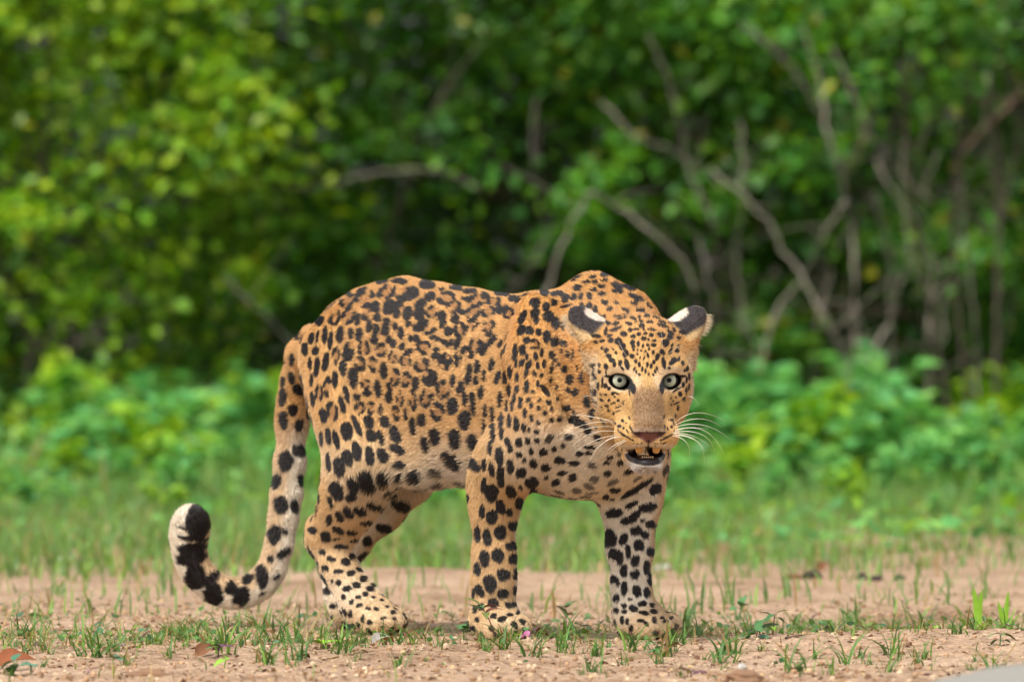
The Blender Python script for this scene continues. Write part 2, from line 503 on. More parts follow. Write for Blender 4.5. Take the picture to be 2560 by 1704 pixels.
# ---- bare stems and dead branches, each its own
ST = [
 ('bare_stem', 'long pale bare stem, the tallest, kinked halfway up among the leaves', [(2006,60),(2051,210),(2070,344),(2108,446),(2128,574),(2137,702),(2137,829),(2140,930)], 11, 10.6, mtwig, 1),
 ('bare_stem', 'pale leaning stem crossing over a forked one, sloping down to the weeds', [(1777,421),(1892,523),(1955,612),(2006,695),(2070,810),(2121,925)], 12, 9.9, mtwig, 1),
 ('bare_stem', 'short bowed stem that meets the leaning one at a fork', [(2010,690),(1943,778),(1911,880),(1892,957)], 11, 9.95, mtwig, 1),
 ('dead_branch', 'thick brown branch arching down from the top of the thicket', [(2530,0),(2389,64),(2249,121),(2198,179),(2172,287),(2153,357),(2120,440)], 14, 11.2, mbrown, 0),
 ('bare_stem', 'grey branch slanting into the kink of the tallest bare stem', [(1860,60),(1968,159),(2019,230),(2075,340)], 12, 10.7, mbark, 0),
 ('bare_stem', 'elbowed grey stem bending down toward the weeds beside the tallest stem', [(2190,400),(2223,459),(2281,555),(2325,638),(2332,753),(2319,830),(2322,930)], 12, 11.0, mtwig, 1),
 ('bare_stem', 'straight slender pale stem standing before the dark gap', [(2400,440),(2408,536),(2421,670),(2434,797),(2446,925)], 11, 10.4, mtwig, 1),
 ('dead_branch', 'pinkish brown broken branch hanging in the dark gap', [(2560,220),(2504,281),(2440,344),(2395,408),(2383,470)], 15, 11.4, mbrown, 0),
 ('bare_stem', 'thin brown twig leading to the broken pinkish branch', [(2290,170),(2313,223),(2363,306),(2425,360)], 10, 11.4, mbrown, 0),
 ('bare_stem', 'short pale stem slanting up out of the weeds beneath the elbowed stem', [(2260,690),(2249,721),(2217,823),(2172,925)], 11, 9.8, mtwig, 1),
 ('bare_stem', 'faint upright grey stem inside the dark gap', [(2420,90),(2415,160),(2408,319),(2395,470)], 11, 12.4, mbark, 0),
 ('dead_branch', 'dark brown fallen branch lying low behind the crossing stems', [(1900,790),(1968,778),(2134,772),(2300,790)], 15, 11.6, mbrown, 0),
 ('dead_branch', 'bent tan dead branch with a sharp elbow rising behind the leopard\'s shoulder', [(1350,790),(1369,720),(1411,597),(1461,500),(1484,486),(1544,519),(1626,579),(1695,643),(1740,720)], 12, 9.4, mtwig, 0),
 ('bare_stem', 'grey upright stem curving down behind the leopard\'s back', [(1340,250),(1333,390),(1346,505),(1369,579),(1328,666),(1287,720),(1240,800)], 11, 11.2, mbark, 1),
 ('bare_stem', 'thin drooping greenish branch over the dark hollow', [(680,470),(800,464),(915,436),(1030,422),(1121,436),(1200,470)], 8, 11.0, mtwig, 0),
 ('bare_stem', 'grey brown upright stem inside the fullest shrub', [(500,380),(497,408),(472,485),(469,574),(475,660),(470,720)], 12, 10.9, mbark, 0),
 ('bare_stem', 'short grey stick leaning behind the base of the tail', [(560,690),(625,753),(721,848),(760,900)], 9, 9.9, mbark, 1),
 ('bare_stem', 'greyish stem curving down beside the leopard\'s far ear', [(1680,480),(1700,542),(1745,600),(1770,689),(1796,829),(1790,940)], 11, 10.2, mbark, 1),
 ('bare_stem', 'thin upright twig between the tallest stem and the elbowed one', [(2190,480),(2198,542),(2217,612),(2230,702),(2225,800)], 9, 10.9, mbark, 1),
 ('bare_stem', 'thin twig rising from the fork of the leaning stem', [(2110,500),(2077,561),(2040,630),(2006,689)], 9, 9.9, mtwig, 0),
 ('bare_stem', 'slim pale stems\' outermost shoot near the sunny shrub\'s foot', [(110,560),(95,650),(60,760),(45,860)], 9, 11.0, mbark, 0),
]
VINES = [[(1930, 0), (1985, 180), (2010, 380), (2030, 600)], [(2230, 60), (2265, 250), (2255, 470), (2290, 700)], [(2480, 120), (2465, 330), (2500, 560), (2490, 800)], [(1620, 90), (1690, 260), (1720, 430), (1790, 560)],
         [(1500, 250), (1580, 330), (1690, 380), (1800, 470)], [(2340, 380), (2310, 520), (2360, 690), (2355, 860)], [(2080, 120), (2160, 300), (2235, 420), (2330, 500)], [(1850, 300), (1860, 480), (1840, 650), (1860, 830)], [(2540, 430), (2480, 560), (2430, 600), (2300, 720)], [(2040, 820), (2090, 640), (2180, 480), (2230, 300)]]
for v in VINES:
    ST.append(('hanging_vine', 'thin pale vine tangled among the bare stems of the thicket', v, 7, 10.2 + 0.13 * len(ST) % 1.4, mtwig, 0))
for name, label, pts, rp, Y0, mat, down in ST:
    rr_ = np.random.default_rng(len(label) + int(pts[0][0]))
    P3 = [at(px, py, Y0 + rr_.normal(0, 0.05)) for px, py in pts]
    if down:
        b = P3[-1].copy(); b[2] = gz(b[0], b[1]) - 0.03; P3.append(b)
    Pc = spline(P3, 28)
    Pc += rr_.normal(0, 0.004, Pc.shape)
    r0 = rp / 1400 * (16 + Y0) / 16 * 0.38
    V, Q = tube_np(Pc, r0 * np.linspace(0.75, 1.1, len(Pc)) if down else r0 * np.linspace(1.05, 0.7, len(Pc)), 7)
    base = Vector(Pc[-1])
    root = empty(name, base)
    tag(root, label, 'branch' if 'branch' in name else 'vine' if 'vine' in name else 'stem', 'bare stems and branches in the thicket')
    o = obj('stem', mesh_np('stem', V - np.array(base), Q), mat, root)
    tw = []
    for k in range(4):
        i = rr_.integers(3, len(Pc) - 4)
        e = Pc[i] + rr_.normal(0, 0.10, 3) + np.array([0, 0, 0.06])
        tw.append((i, e))
    for i, e in tw:
        V, Q = tube_np(spline([Pc[i], (Pc[i] + e) / 2 + rr_.normal(0, 0.015, 3), e], 6), np.linspace(r0 * 0.4, r0 * 0.15, 6), 5)
        obj('twig', mesh_np('twig', V - np.array(base), Q), mat, root)

# ---- undergrowth: leafy weeds at the thicket's foot
def weed_mesh(seed, tone):
    r = np.random.default_rng(seed)
    h = r.uniform(0.20, 0.34)
    st, Pn, sz, azs = [], [], [], []
    for k in range(r.integers(5, 8)):
        a = r.uniform(0, 2 * math.pi)
        tip = np.array([math.cos(a) * h * 0.35 * r.random(), math.sin(a) * h * 0.35 * r.random(), h * r.uniform(0.6, 1.0)])
        c = spline([(0, 0, -0.02), tip * np.array([0.35, 0.35, 0.5]), tip], 7)
        st.append(tube_np(c, np.linspace(0.004, 0.0015, 7), 4))
        for j in range(14):
            i = r.integers(2, 7)
            Pn.append(c[i] + r.normal(0, 0.012, 3)); sz.append(r.uniform(0.035, 0.075)); azs.append(r.uniform(0, 2 * math.pi))
    Pn = np.array(Pn); N = len(Pn)
    g = np.array(GREENS[tone]); col = g[r.integers(0, len(g), N)] * r.uniform(0.9, 1.7, (N, 1))
    V, Q, cv = leaf_cloud(Pn, np.array(sz), np.array(azs), r.normal(0.05, 0.35, N), r.normal(0, 0.4, N), col)
    lm = mesh_np('foliage', V, Q, smooth=False); vcol(lm, 'tint', cv)
    V, Q = join(st)
    sm = mesh_np('stalk', V, Q)
    return lm, sm
mstalk = plain_mat('green_stalk', (0.10, 0.17, 0.05), 0.6)
WM = [(*weed_mesh(300 + i, 'blue' if i % 3 else 'bright'), i % 3) for i in range(9)]
r = np.random.default_rng(77)
nw = 0
while nw < 290:
    x, y = r.uniform(-2.2, 2.2), r.uniform(5.6, 11.4)
    lm, sm, blue = WM[r.integers(9)]
    root = empty('weed_plant', (x, y, gz(x, y)), r.uniform(0, 6.28))
    s = r.uniform(0.6, 1.1) * (0.36 + 0.79 * smooth01(np.array(y), 5.8, 9.2))
    root.scale = (s, s, s)
    tag(root, 'lush bluish green leafy weed in the belt at the thicket\'s foot' if blue else 'yellow-green leafy weed among the bluish ones at the thicket\'s foot', 'weed', 'weeds at the foot of the thicket')
    obj('foliage', lm, mleaf, root); obj('stalk', sm, mstalk, root)
    nw += 1
# low leafy ground cover between them
n = 26000
X, Y = r.uniform(-3, 3, n), r.uniform(4.2, 13.0, n)
k = r.random(n) < smooth01(Y + (fnoise(np.stack([X, Y, X * 0], 1), 1.3, 2, 71) - .5) * 3.5, 4.6, 7.6)
X, Y = X[k], Y[k]
hgt = (0.03 + 0.20 * smooth01(Y, 6.2, 9.0) * fnoise(np.stack([X, Y, X * 0], 1), 2.0, 2, 72)) * r.random(len(X))
g = np.array(GREENS['blue'] + GREENS['bright'][:2]); col = g[r.integers(0, len(g), len(X))] * r.uniform(0.8, 1.5, (len(X), 1))
V, Q, cv = leaf_cloud(np.stack([X, Y, gnd(X, Y) + hgt], 1), r.uniform(0.03, 0.07, len(X)), r.uniform(0, 6.28, len(X)), r.normal(0.15, 0.4, len(X)), r.normal(0, 0.4, len(X)), col)
me = mesh_np('undergrowth', V, Q, smooth=False); vcol(me, 'tint', cv)
tag(obj('undergrowth', me, mleaf), 'low leafy ground cover spreading between the weeds', 'ground cover', kind='stuff')
n = 5000
X, Y = r.uniform(-3, 3, n), r.uniform(6.5, 12.0, n)
col = grass_cols(n, r, [(0.13, 0.26, 0.05), (0.10, 0.22, 0.06), (0.16, 0.28, 0.05)], 0.05)
go = grass_obj('tall_grass', X, Y, r.uniform(0.06, 0.24, n), r.uniform(0.007, 0.013, n), r.uniform(0.15, 0.8, n), col, r, mgrass, 4)
tag(go, 'long soft grass mixed into the weeds at the thicket\'s foot', 'grass', kind='stuff')
# ================================================================== THE LEOPARD
# body frame: s forward along the spine (0 at the withers), t to the animal's right side, z up
c45 = math.sqrt(0.5)
WX = 0.11
def b2w(P):
    P = np.asarray(P, float)
    s, t, z = P[..., 0], P[..., 1], P[..., 2]
    return np.stack([WX + c45 * s - c45 * t, -c45 * s - c45 * t, z], -1)
def w2b(P):
    P = np.asarray(P, float)
    x, y, z = P[..., 0] - WX, P[..., 1], P[..., 2]
    return np.stack([c45 * x - c45 * y, -c45 * x - c45 * y, z], -1)
def w2b_dir(D):
    D = np.asarray(D, float)
    return np.stack([c45 * D[..., 0] - c45 * D[..., 1], -c45 * D[..., 0] - c45 * D[..., 1], D[..., 2]], -1)
def b2w_dir(D):
    D = np.asarray(D, float)
    return np.stack([c45 * D[..., 0] - c45 * D[..., 1], -c45 * D[..., 0] - c45 * D[..., 1], D[..., 2]], -1)
def atb(px, py, Y):
    return w2b(at(px, py, Y))

# head frame: R to the picture's right (the animal's left), F out of the face, U up; the head is turned to the viewer
HO = at(1613, 951, -0.36)
_hy = rad(5)
HF = np.array([math.sin(_hy), -math.cos(_hy), 0.0])
HR = np.array([math.cos(_hy), math.sin(_hy), 0.0])
HU = np.array([0.0, 0.0, 1.0])
HM = np.stack([HR, HF, HU])           # world -> head rows
def w2h(P): return (np.asarray(P, float) - HO) @ HM.T
def h2w(P): return np.asarray(P, float) @ HM + HO
def b2h(P): return w2h(b2w(P))
def h2b(P): return w2b(h2w(P))

PRIMS = []
def prim(fn, lo, hi, k, op='u'):
    PRIMS.append((fn, np.minimum(lo, hi), np.maximum(lo, hi), k, op))

def smin(a, b, k):
    h = np.maximum(k - np.abs(a - b), 0) / k
    return np.minimum(a, b) - h * h * k * 0.25

def tube(pts, k=0.03, tk=0.02, flat=1.0, op='u'):
    """chain of round cones; pts rows (s,t,z,r); flat>1 thins it across t"""
    pts = np.asarray(pts, float)
    A, r = pts[:, :3], pts[:, 3]
    S = np.array([1.0, flat, 1.0])
    def fn(P):
        d = None
        for i in range(len(A) - 1):
            a, b = A[i], A[i + 1]
            ba = b - a
            pa = P - a
            h = np.clip((pa @ ba) / (ba @ ba), 0, 1)
            q = (pa - h[..., None] * ba) * S
            e = np.sqrt((q * q).sum(-1)) - (r[i] + (r[i + 1] - r[i]) * h)
            d = e if d is None else smin(d, e, tk)
        return d
    m = r.max() + 0.002
    prim(fn, A.min(0) - m, A.max(0) + m, k, op)

def ell(c, r, k=0.03, axes=None, frame='b', op='u'):
    """ellipsoid; axes rows = local axes in that frame"""
    c, r = np.asarray(c, float), np.asarray(r, float)
    Rm = np.eye(3) if axes is None else np.asarray(axes, float)
    def fn(P):
        Q = P if frame == 'b' else b2h(P)
        q = ((Q - c) @ Rm.T)
        k0 = np.sqrt(((q / r) ** 2).sum(-1))
        k1 = np.sqrt(((q / (r * r)) ** 2).sum(-1)) + 1e-9
        return k0 * (k0 - 1.0) / k1
    cb = c if frame == 'b' else h2b(c)
    m = r.max() + 0.002
    prim(fn, cb - m, cb + m, k, op)

def htube(pts, k=0.02, tk=0.015, sx=1.0, op='u'):
    pts = np.asarray(pts, float)
    A, r = pts[:, :3], pts[:, 3]
    S = np.array([sx, 1.0, 1.0])
    def fn(P):
        Q = b2h(P)
        d = None
        for i in range(len(A) - 1):
            a, b = A[i], A[i + 1]
            ba = b - a
            pa = Q - a
            h = np.clip((pa @ ba) / (ba @ ba), 0, 1)
            q = (pa - h[..., None] * ba) * S
            e = np.sqrt((q * q).sum(-1)) - (r[i] + (r[i + 1] - r[i]) * h)
            d = e if d is None else smin(d, e, tk)
        return d
    Ab = h2b(A)
    m = r.max() / min(1, sx) + 0.002
    prim(fn, Ab.min(0) - m, Ab.max(0) + m, k, op)

# ---- trunk: a loft along s
TR = np.array([  # s, top, bottom, half width
    [-0.690, 0.512, 0.462, 0.024],
    [-0.665, 0.536, 0.435, 0.042],
    [-0.625, 0.577, 0.400, 0.066],
    [-0.550, 0.621, 0.355, 0.088],
    [-0.495, 0.634, 0.335, 0.098],
    [-0.440, 0.634, 0.318, 0.108],
    [-0.340, 0.628, 0.284, 0.120],
    [-0.240, 0.613, 0.267, 0.124],
    [-0.140, 0.603, 0.262, 0.120],
    [-0.040, 0.600, 0.270, 0.110],
    [ 0.050, 0.575, 0.292, 0.096],
    [ 0.120, 0.530, 0.330, 0.076],
    [ 0.160, 0.490, 0.370, 0.050]])
def trunk(P):
    s = np.clip(P[..., 0], TR[0, 0], TR[-1, 0])
    top, bot, w = (np.interp(s, TR[:, 0], TR[:, i]) for i in (1, 2, 3))
    zc, h = (top + bot) / 2, (top - bot) / 2
    q = ((np.abs(P[..., 1]) / w) ** 2.15 + (np.abs(P[..., 2] - zc) / h) ** 2.15) ** (1 / 2.15)
    d = (q - 1) * np.minimum(w, h)
    e = np.abs(P[..., 0] - s)
    return np.where(e > 0, np.sqrt(np.maximum(d, 0) ** 2 + e * e) + np.minimum(d, 0) * 0, d)
prim(trunk, np.array([-0.77, -0.14, 0.25]), np.array([0.19, 0.14, 0.67]), 0.03)
# spine ridge
tube([(-0.60, 0, 0.578, 0.016), (-0.43, 0, 0.618, 0.018), (-0.25, 0, 0.598, 0.016), (-0.10, 0, 0.588, 0.016)], k=0.04)
# ---- neck and throat
nb = h2b(np.array([0.008, -0.150, 0.015]))
nm = h2b(np.array([-0.02, -0.10, -0.07]))
tube([(-0.05, 0, 0.515, 0.095), (0.10, 0.03, 0.490, 0.098), (*(0.35 * np.array([0.10, 0.03, 0.49]) + 0.65 * nb), 0.078), (*nb, 0.066)], k=0.06, tk=0.04)
tube([(0.02, 0.0, 0.385, 0.095), (0.13, 0.03, 0.400, 0.092), (*nm, 0.046)], k=0.06, tk=0.05)
# ---- shoulders and forelegs (right = near, left = far)
tube([(-0.045, 0.062, 0.592, 0.030), (-0.005, 0.094, 0.500, 0.050), (0.045, 0.108, 0.400, 0.060), (-0.040, 0.114, 0.330, 0.059), (-0.090, 0.108, 0.275, 0.047)], k=0.024, tk=0.045, flat=1.08)
tube([(0.00, -0.050, 0.617, 0.034), (0.035, -0.075, 0.510, 0.052), (0.080, -0.088, 0.405, 0.058), (0.055, -0.095, 0.330, 0.058), (0.050, -0.098, 0.275, 0.054)], k=0.035, tk=0.045, flat=1.12)
tube([(0.000, -0.050, 0.600, 0.045), (0.062, -0.062, 0.566, 0.054), (0.120, -0.055, 0.505, 0.060)], k=0.05, tk=0.05)
# right foreleg
tube([(-0.088, 0.106, 0.300, 0.048), (-0.096, 0.104, 0.230, 0.0405), (-0.099, 0.102, 0.150, 0.0375), (-0.100, 0.102, 0.105, 0.0385), (-0.100, 0.102, 0.050, 0.0375)], k=0.035)
# left foreleg
tube([(0.048, -0.100, 0.310, 0.056), (0.046, -0.098, 0.235, 0.0495), (0.045, -0.098, 0.165, 0.041), (0.048, -0.098, 0.095, 0.0335), (0.054, -0.100, 0.045, 0.036)], k=0.035)
# hollows: behind the shoulder blade, before the thigh, between neck and shoulder
tube([(-0.085, 0.118, 0.590, 0.010), (-0.098, 0.140, 0.490, 0.016), (-0.120, 0.142, 0.400, 0.016), (-0.140, 0.132, 0.330, 0.012)], k=0.035, op='s')
tube([(0.035, 0.112, 0.560, 0.010), (0.088, 0.128, 0.470, 0.014), (0.115, 0.118, 0.400, 0.010)], k=0.035, op='s')
# breastbone between the legs
ell((0.030, 0.0, 0.335), (0.13, 0.085, 0.075), k=0.05)

def paw(s0, t0, yaw, sc=1.0, toe=1.0):
    cy, sy = math.cos(yaw), math.sin(yaw)
    ax = np.array([[cy, sy, 0], [-sy, cy, 0], [0, 0, 1]])
    def q(a, b, z): return np.array([s0 + cy * a * sc - sy * b * sc, t0 + sy * a * sc + cy * b * sc, z * sc])
    ell(q(0.014, 0, 0.030), np.array([0.052, 0.044, 0.033]) * sc, k=0.035, axes=ax)
    for b, a in ((-0.034, 0.044), (-0.0125, 0.060), (0.0125, 0.060), (0.034, 0.044)):
        ell(q(a * toe, b, 0.024), np.array([0.030, 0.0172, 0.025]) * sc, k=0.010, axes=ax)
paw(-0.108, 0.101, rad(4), 0.96)
paw(0.060, -0.102, rad(-6), 1.03)
# ---- hindquarters: near (right) leg
ell((-0.515, 0.048, 0.460), (0.098, 0.062, 0.112), k=0.045)
tube([(-0.555, 0.054, 0.495, 0.064), (-0.480, 0.076, 0.400, 0.066), (-0.432, 0.086, 0.325, 0.062)], k=0.05, tk=0.06, flat=1.10)
tube([(-0.512, 0.062, 0.420, 0.048), (-0.478, 0.074, 0.310, 0.044), (-0.512, 0.074, 0.225, 0.034)], k=0.045, tk=0.05)
tube([(-0.432, 0.086, 0.325, 0.058), (-0.486, 0.078, 0.250, 0.051), (-0.530, 0.073, 0.196, 0.039), (-0.562, 0.072, 0.172, 0.031)], k=0.045, tk=0.03)
tube([(-0.590, 0.072, 0.194, 0.018), (-0.574, 0.072, 0.165, 0.026), (-0.524, 0.076, 0.115, 0.033), (-0.470, 0.080, 0.060, 0.037), (-0.442, 0.080, 0.036, 0.036)], k=0.03, tk=0.02)
ell((-0.560, 0.098, 0.176), (0.015, 0.011, 0.017), k=0.014)
paw(-0.434, 0.080, rad(4), 0.93, 0.80)
# far (left) leg
ell((-0.535, -0.056, 0.460), (0.100, 0.066, 0.112), k=0.05)
tube([(-0.585, -0.066, 0.495, 0.074), (-0.572, -0.094, 0.380, 0.070), (-0.528, -0.098, 0.288, 0.048)], k=0.06, tk=0.06)
tube([(-0.528, -0.098, 0.288, 0.047), (-0.592, -0.095, 0.222, 0.042), (-0.670, -0.092, 0.150, 0.030), (-0.712, -0.092, 0.120, 0.024)], k=0.05, tk=0.03)
tube([(-0.722, -0.092, 0.128, 0.018), (-0.712, -0.092, 0.105, 0.024), (-0.698, -0.092, 0.060, 0.027), (-0.676, -0.092, 0.030, 0.030)], k=0.03, tk=0.02)
paw(-0.664, -0.092, rad(0), 0.82, 0.9)
tube([(-0.400, 0.142, 0.520, 0.012), (-0.385, 0.146, 0.430, 0.020), (-0.370, 0.140, 0.360, 0.016)], k=0.05, op='s')
# ---- belly fold in front of the near thigh
tube([(-0.40, 0.070, 0.345, 0.030), (-0.33, 0.055, 0.315, 0.035)], k=0.06)
# ---- tail
TAIL = [(778, 838, .49, 34), (750, 885, .52, 34), (738, 951, .54, 35), (731, 1012, .55, 37), (730, 1062, .555, 38), (724, 1157, .56, 36), (716, 1234, .56, 36),
        (707, 1300, .56, 33), (697, 1366, .56, 31), (679, 1424, .56, 31), (650, 1463, .56, 31), (610, 1484, .56, 30), (566, 1483, .56, 31),
        (526, 1464, .56, 32), (492, 1430, .56, 33), (474, 1390, .56, 34), (470, 1350, .56, 38), (475, 1315, .56, 42), (479, 1302, .56, 42)]
TAILB = np.array([[*atb(x, y, Y), 0.89 * r / 1400 * 1.035] for x, y, Y, r in TAIL])
tube(TAILB, k=0.035, tk=0.03)

# ---- head
def H(r, f, u): return (r, f, u)
ell(H(0, -0.085, 0.040), (0.080, 0.088, 0.078), k=0.03, frame='h')
ell(H(0, -0.030, 0.030), (0.058, 0.040, 0.056), k=0.03, frame='h')
for sd in (-1, 1):
    ell(H(sd * 0.046, -0.020, 0.020), (0.026, 0.022, 0.020), k=0.02, frame='h')
    ell(H(sd * 0.040, -0.004, 0.0215), (0.025, 0.017, 0.0105), k=0.012, frame='h', axes=[[math.cos(.22), 0, sd * math.sin(.22)], [0, 1, 0], [-sd * math.sin(.22), 0, math.cos(.22)]])
    ell(H(sd * 0.052, -0.052, -0.014), (0.037, 0.050, 0.050), k=0.03, frame='h')
    ell(H(sd * 0.040, -0.042, -0.050), (0.033, 0.045, 0.040), k=0.025, frame='h')
    htube([H(sd * 0.026, -0.06, -0.108) + (0.021,), H(sd * 0.020, -0.01, -0.130) + (0.0150,), H(sd * 0.009, 0.026, -0.142) + (0.0135,)], k=0.013)
htube([H(0, -0.012, 0.012) + (0.0335,), H(0, 0.020, -0.035) + (0.0315,), H(0, 0.046, -0.072) + (0.0265,)], k=0.025, tk=0.02, sx=0.92)
ell(H(0, 0.050, -0.085), (0.0310, 0.022, 0.017), k=0.014, frame='h')
for sd in (-1, 1):
    ell(H(sd * 0.0275, 0.034, -0.096), (0.0275, 0.030, 0.0240), k=0.012, frame='h')
    ell(H(sd * 0.030, 0.008, -0.082), (0.021, 0.032, 0.028), k=0.02, frame='h')
    ell(H(sd * 0.0145, 0.050, -0.106), (0.0145, 0.016, 0.0105), k=0.008, frame='h')
ell(H(0, 0.026, -0.145), (0.0235, 0.024, 0.0145), k=0.012, frame='h')
# mouth cavity, nostrils, eye sockets
ell(H(0, 0.030, -0.1230), (0.035, 0.050, 0.0072), k=0.008, frame='h', op='s')
ell(H(0, 0.004, -0.1245), (0.026, 0.040, 0.013), k=0.006, frame='h', op='s')
for sd in (-1, 1):
    ell(H(sd * 0.0150, 0.075, -0.0960), (0.0085, 0.010, 0.0042), k=0.004, frame='h', op='s',
        axes=[[math.cos(0.55), 0, sd * math.sin(0.55)], [0, 1, 0], [-sd * math.sin(0.55), 0, math.cos(0.55)]])
ell(H(0, 0.077, -0.100), (0.0016, 0.009, 0.010), k=0.003, frame='h', op='s')
EYE = [np.array(H(sd * 0.0435, -0.0135, 0.0005)) for sd in (-1, 1)]
ER = 0.0185
for sd, e in zip((-1, 1), EYE):
    a = rad(14) * sd
    ax = [[math.cos(a), 0, math.sin(a)], [0, 1, 0], [-math.sin(a), 0, math.cos(a)]]
    ell(e + np.array([0, 0.018, -0.0034]), (0.0205, 0.022, 0.0116), k=0.006, frame='h', op='s', axes=ax)
    ell(e, (ER + 0.0004,) * 3, k=0.002, frame='h', op='s')
# ears: turned back, so the dark backs face the viewer
EARS = []
for sd, ox in ((-1, 0.0940), (1, 0.0845)):
    c = np.array(H(sd * ox, -0.096, 0.098))
    axis = np.array([sd * 0.72, -0.10, 0.69]); axis /= np.linalg.norm(axis)
    nrm = np.array([-sd * 0.30, 0.86, 0.42]); nrm -= axis * (nrm @ axis); nrm /= np.linalg.norm(nrm)
    wid = np.cross(axis, nrm)
    ax = np.stack([axis, wid, nrm])
    EARS.append((c, ax))
    ell(c, (0.040, 0.0285, 0.0095), k=0.010, frame='h', axes=ax)
    ell(c - axis * 0.026 - nrm * 0.004, (0.024, 0.026, 0.020), k=0.025, frame='h', axes=ax)
    ell(c - nrm * 0.016 + axis * 0.004, (0.033, 0.022, 0.014), k=0.004, frame='h', axes=ax, op='s')
    ell(H(sd * 0.083, -0.090, 0.055), (0.014, 0.022, 0.036), k=0.03, frame='h')

def apply_prim(d, e, k, op):
    return smin(d, e, k) if op == 'u' else -smin(-d, e, k)

def sdf(P):
    d = np.full(len(P), 0.5)
    for fn, lo, hi, k, op in PRIMS:
        m = np.all((P > lo - k - 0.02) & (P < hi + k + 0.02), axis=1)
        if m.any():
            d[m] = apply_prim(d[m], fn(P[m]), k, op)
    return d

def build_field(lo, hi, h):
    n = np.ceil((hi - lo) / h).astype(int) + 1
    fld = np.full(n, 0.5, np.float32)
    ax = [lo[i] + h * np.arange(n[i]) for i in range(3)]
    for fn, a, b, k, op in PRIMS:
        i0 = np.maximum(np.floor((a - k - 0.02 - lo) / h).astype(int), 0)
        i1 = np.minimum(np.ceil((b + k + 0.02 - lo) / h).astype(int) + 1, n)
        if np.any(i1 <= i0):
            continue
        sl = tuple(slice(i0[j], i1[j]) for j in range(3))
        G = np.stack(np.meshgrid(*[ax[j][sl[j]] for j in range(3)], indexing='ij'), -1)
        fld[sl] = apply_prim(fld[sl], fn(G), k, op).astype(np.float32)
    return fld

def surface_nets(f, lo, h):
    ins = f < 0
    nx, ny, nz = f.shape
    cnt = np.zeros((nx - 1, ny - 1, nz - 1), np.int8)
    offs = [(i, j, k) for i in (0, 1) for j in (0, 1) for k in (0, 1)]
    for i, j, k in offs:
        cnt += ins[i:nx - 1 + i, j:ny - 1 + j, k:nz - 1 + k]
    act = (cnt > 0) & (cnt < 8)
    I = np.argwhere(act)
    idx = np.full(act.shape, -1, np.int32)
    idx[act] = np.arange(len(I))
    vals = {o: f[I[:, 0] + o[0], I[:, 1] + o[1], I[:, 2] + o[2]] for o in offs}
    acc = np.zeros((len(I), 3)); num = np.zeros(len(I))
    for o in offs:
        for a in range(3):
            if o[a] == 0:
                p = list(o); p[a] = 1; p = tuple(p)
                va, vb = vals[o], vals[p]
                m = (va < 0) != (vb < 0)
                t = va[m] / (va[m] - vb[m])
                q = np.tile(np.array(o, float), (m.sum(), 1)); q[:, a] = t
                acc[m] += q; num[m] += 1
    V = lo + (I + acc / num[:, None]) * h
    quads = []
    for a in range(3):
        b, c = (a + 1) % 3, (a + 2) % 3
        sa = [slice(None)] * 3; sb = [slice(None)] * 3
        sa[a] = slice(0, -1); sb[a] = slice(1, None)
        A, B = ins[tuple(sa)], ins[tuple(sb)]
        E = np.argwhere(A != B)
        E = E[(E[:, b] > 0) & (E[:, c] > 0) & (E[:, b] < f.shape[b] - 1) & (E[:, c] < f.shape[c] - 1)]
        flip = A[E[:, 0], E[:, 1], E[:, 2]]
        def cell(db, dc):
            q = E.copy(); q[:, b] -= db; q[:, c] -= dc
            return idx[q[:, 0], q[:, 1], q[:, 2]]
        Q = np.stack([cell(1, 1), cell(0, 1), cell(0, 0), cell(1, 0)], 1)
        Q[flip] = Q[flip][:, ::-1]
        quads.append(Q)
    return V, np.concatenate(quads)

def tri(f, lo, h, P):
    q = (P - lo) / h
    I = np.clip(np.floor(q).astype(int), 0, np.array(f.shape) - 2)
    w = q - I
    out = 0
    for i in (0, 1):
        for j in (0, 1):
            for k in (0, 1):
                ww = (w[:, 0] if i else 1 - w[:, 0]) * (w[:, 1] if j else 1 - w[:, 1]) * (w[:, 2] if k else 1 - w[:, 2])
                out = out + ww * f[I[:, 0] + i, I[:, 1] + j, I[:, 2] + k]
    return out

def tri_grad(f, lo, h, P, e=0.003):
    g = np.stack([tri(f, lo, h, P + d) - tri(f, lo, h, P - d) for d in np.eye(3) * e], 1)
    return g / (np.linalg.norm(g, axis=1, keepdims=True) + 1e-9)

LO, HI = np.array([-1.02, -0.22, -0.02]), np.array([0.52, 0.40, 0.70])
GH = 0.0036
fld = build_field(LO, HI, GH)
BV, BF = surface_nets(fld, LO, GH)
for _ in range(2):                       # settle on the true surface
    BV = BV - tri_grad(fld, LO, GH, BV) * np.clip(tri(fld, LO, GH, BV), -GH, GH)[:, None] * 0.9
print('leopard body', len(BV), len(BF))
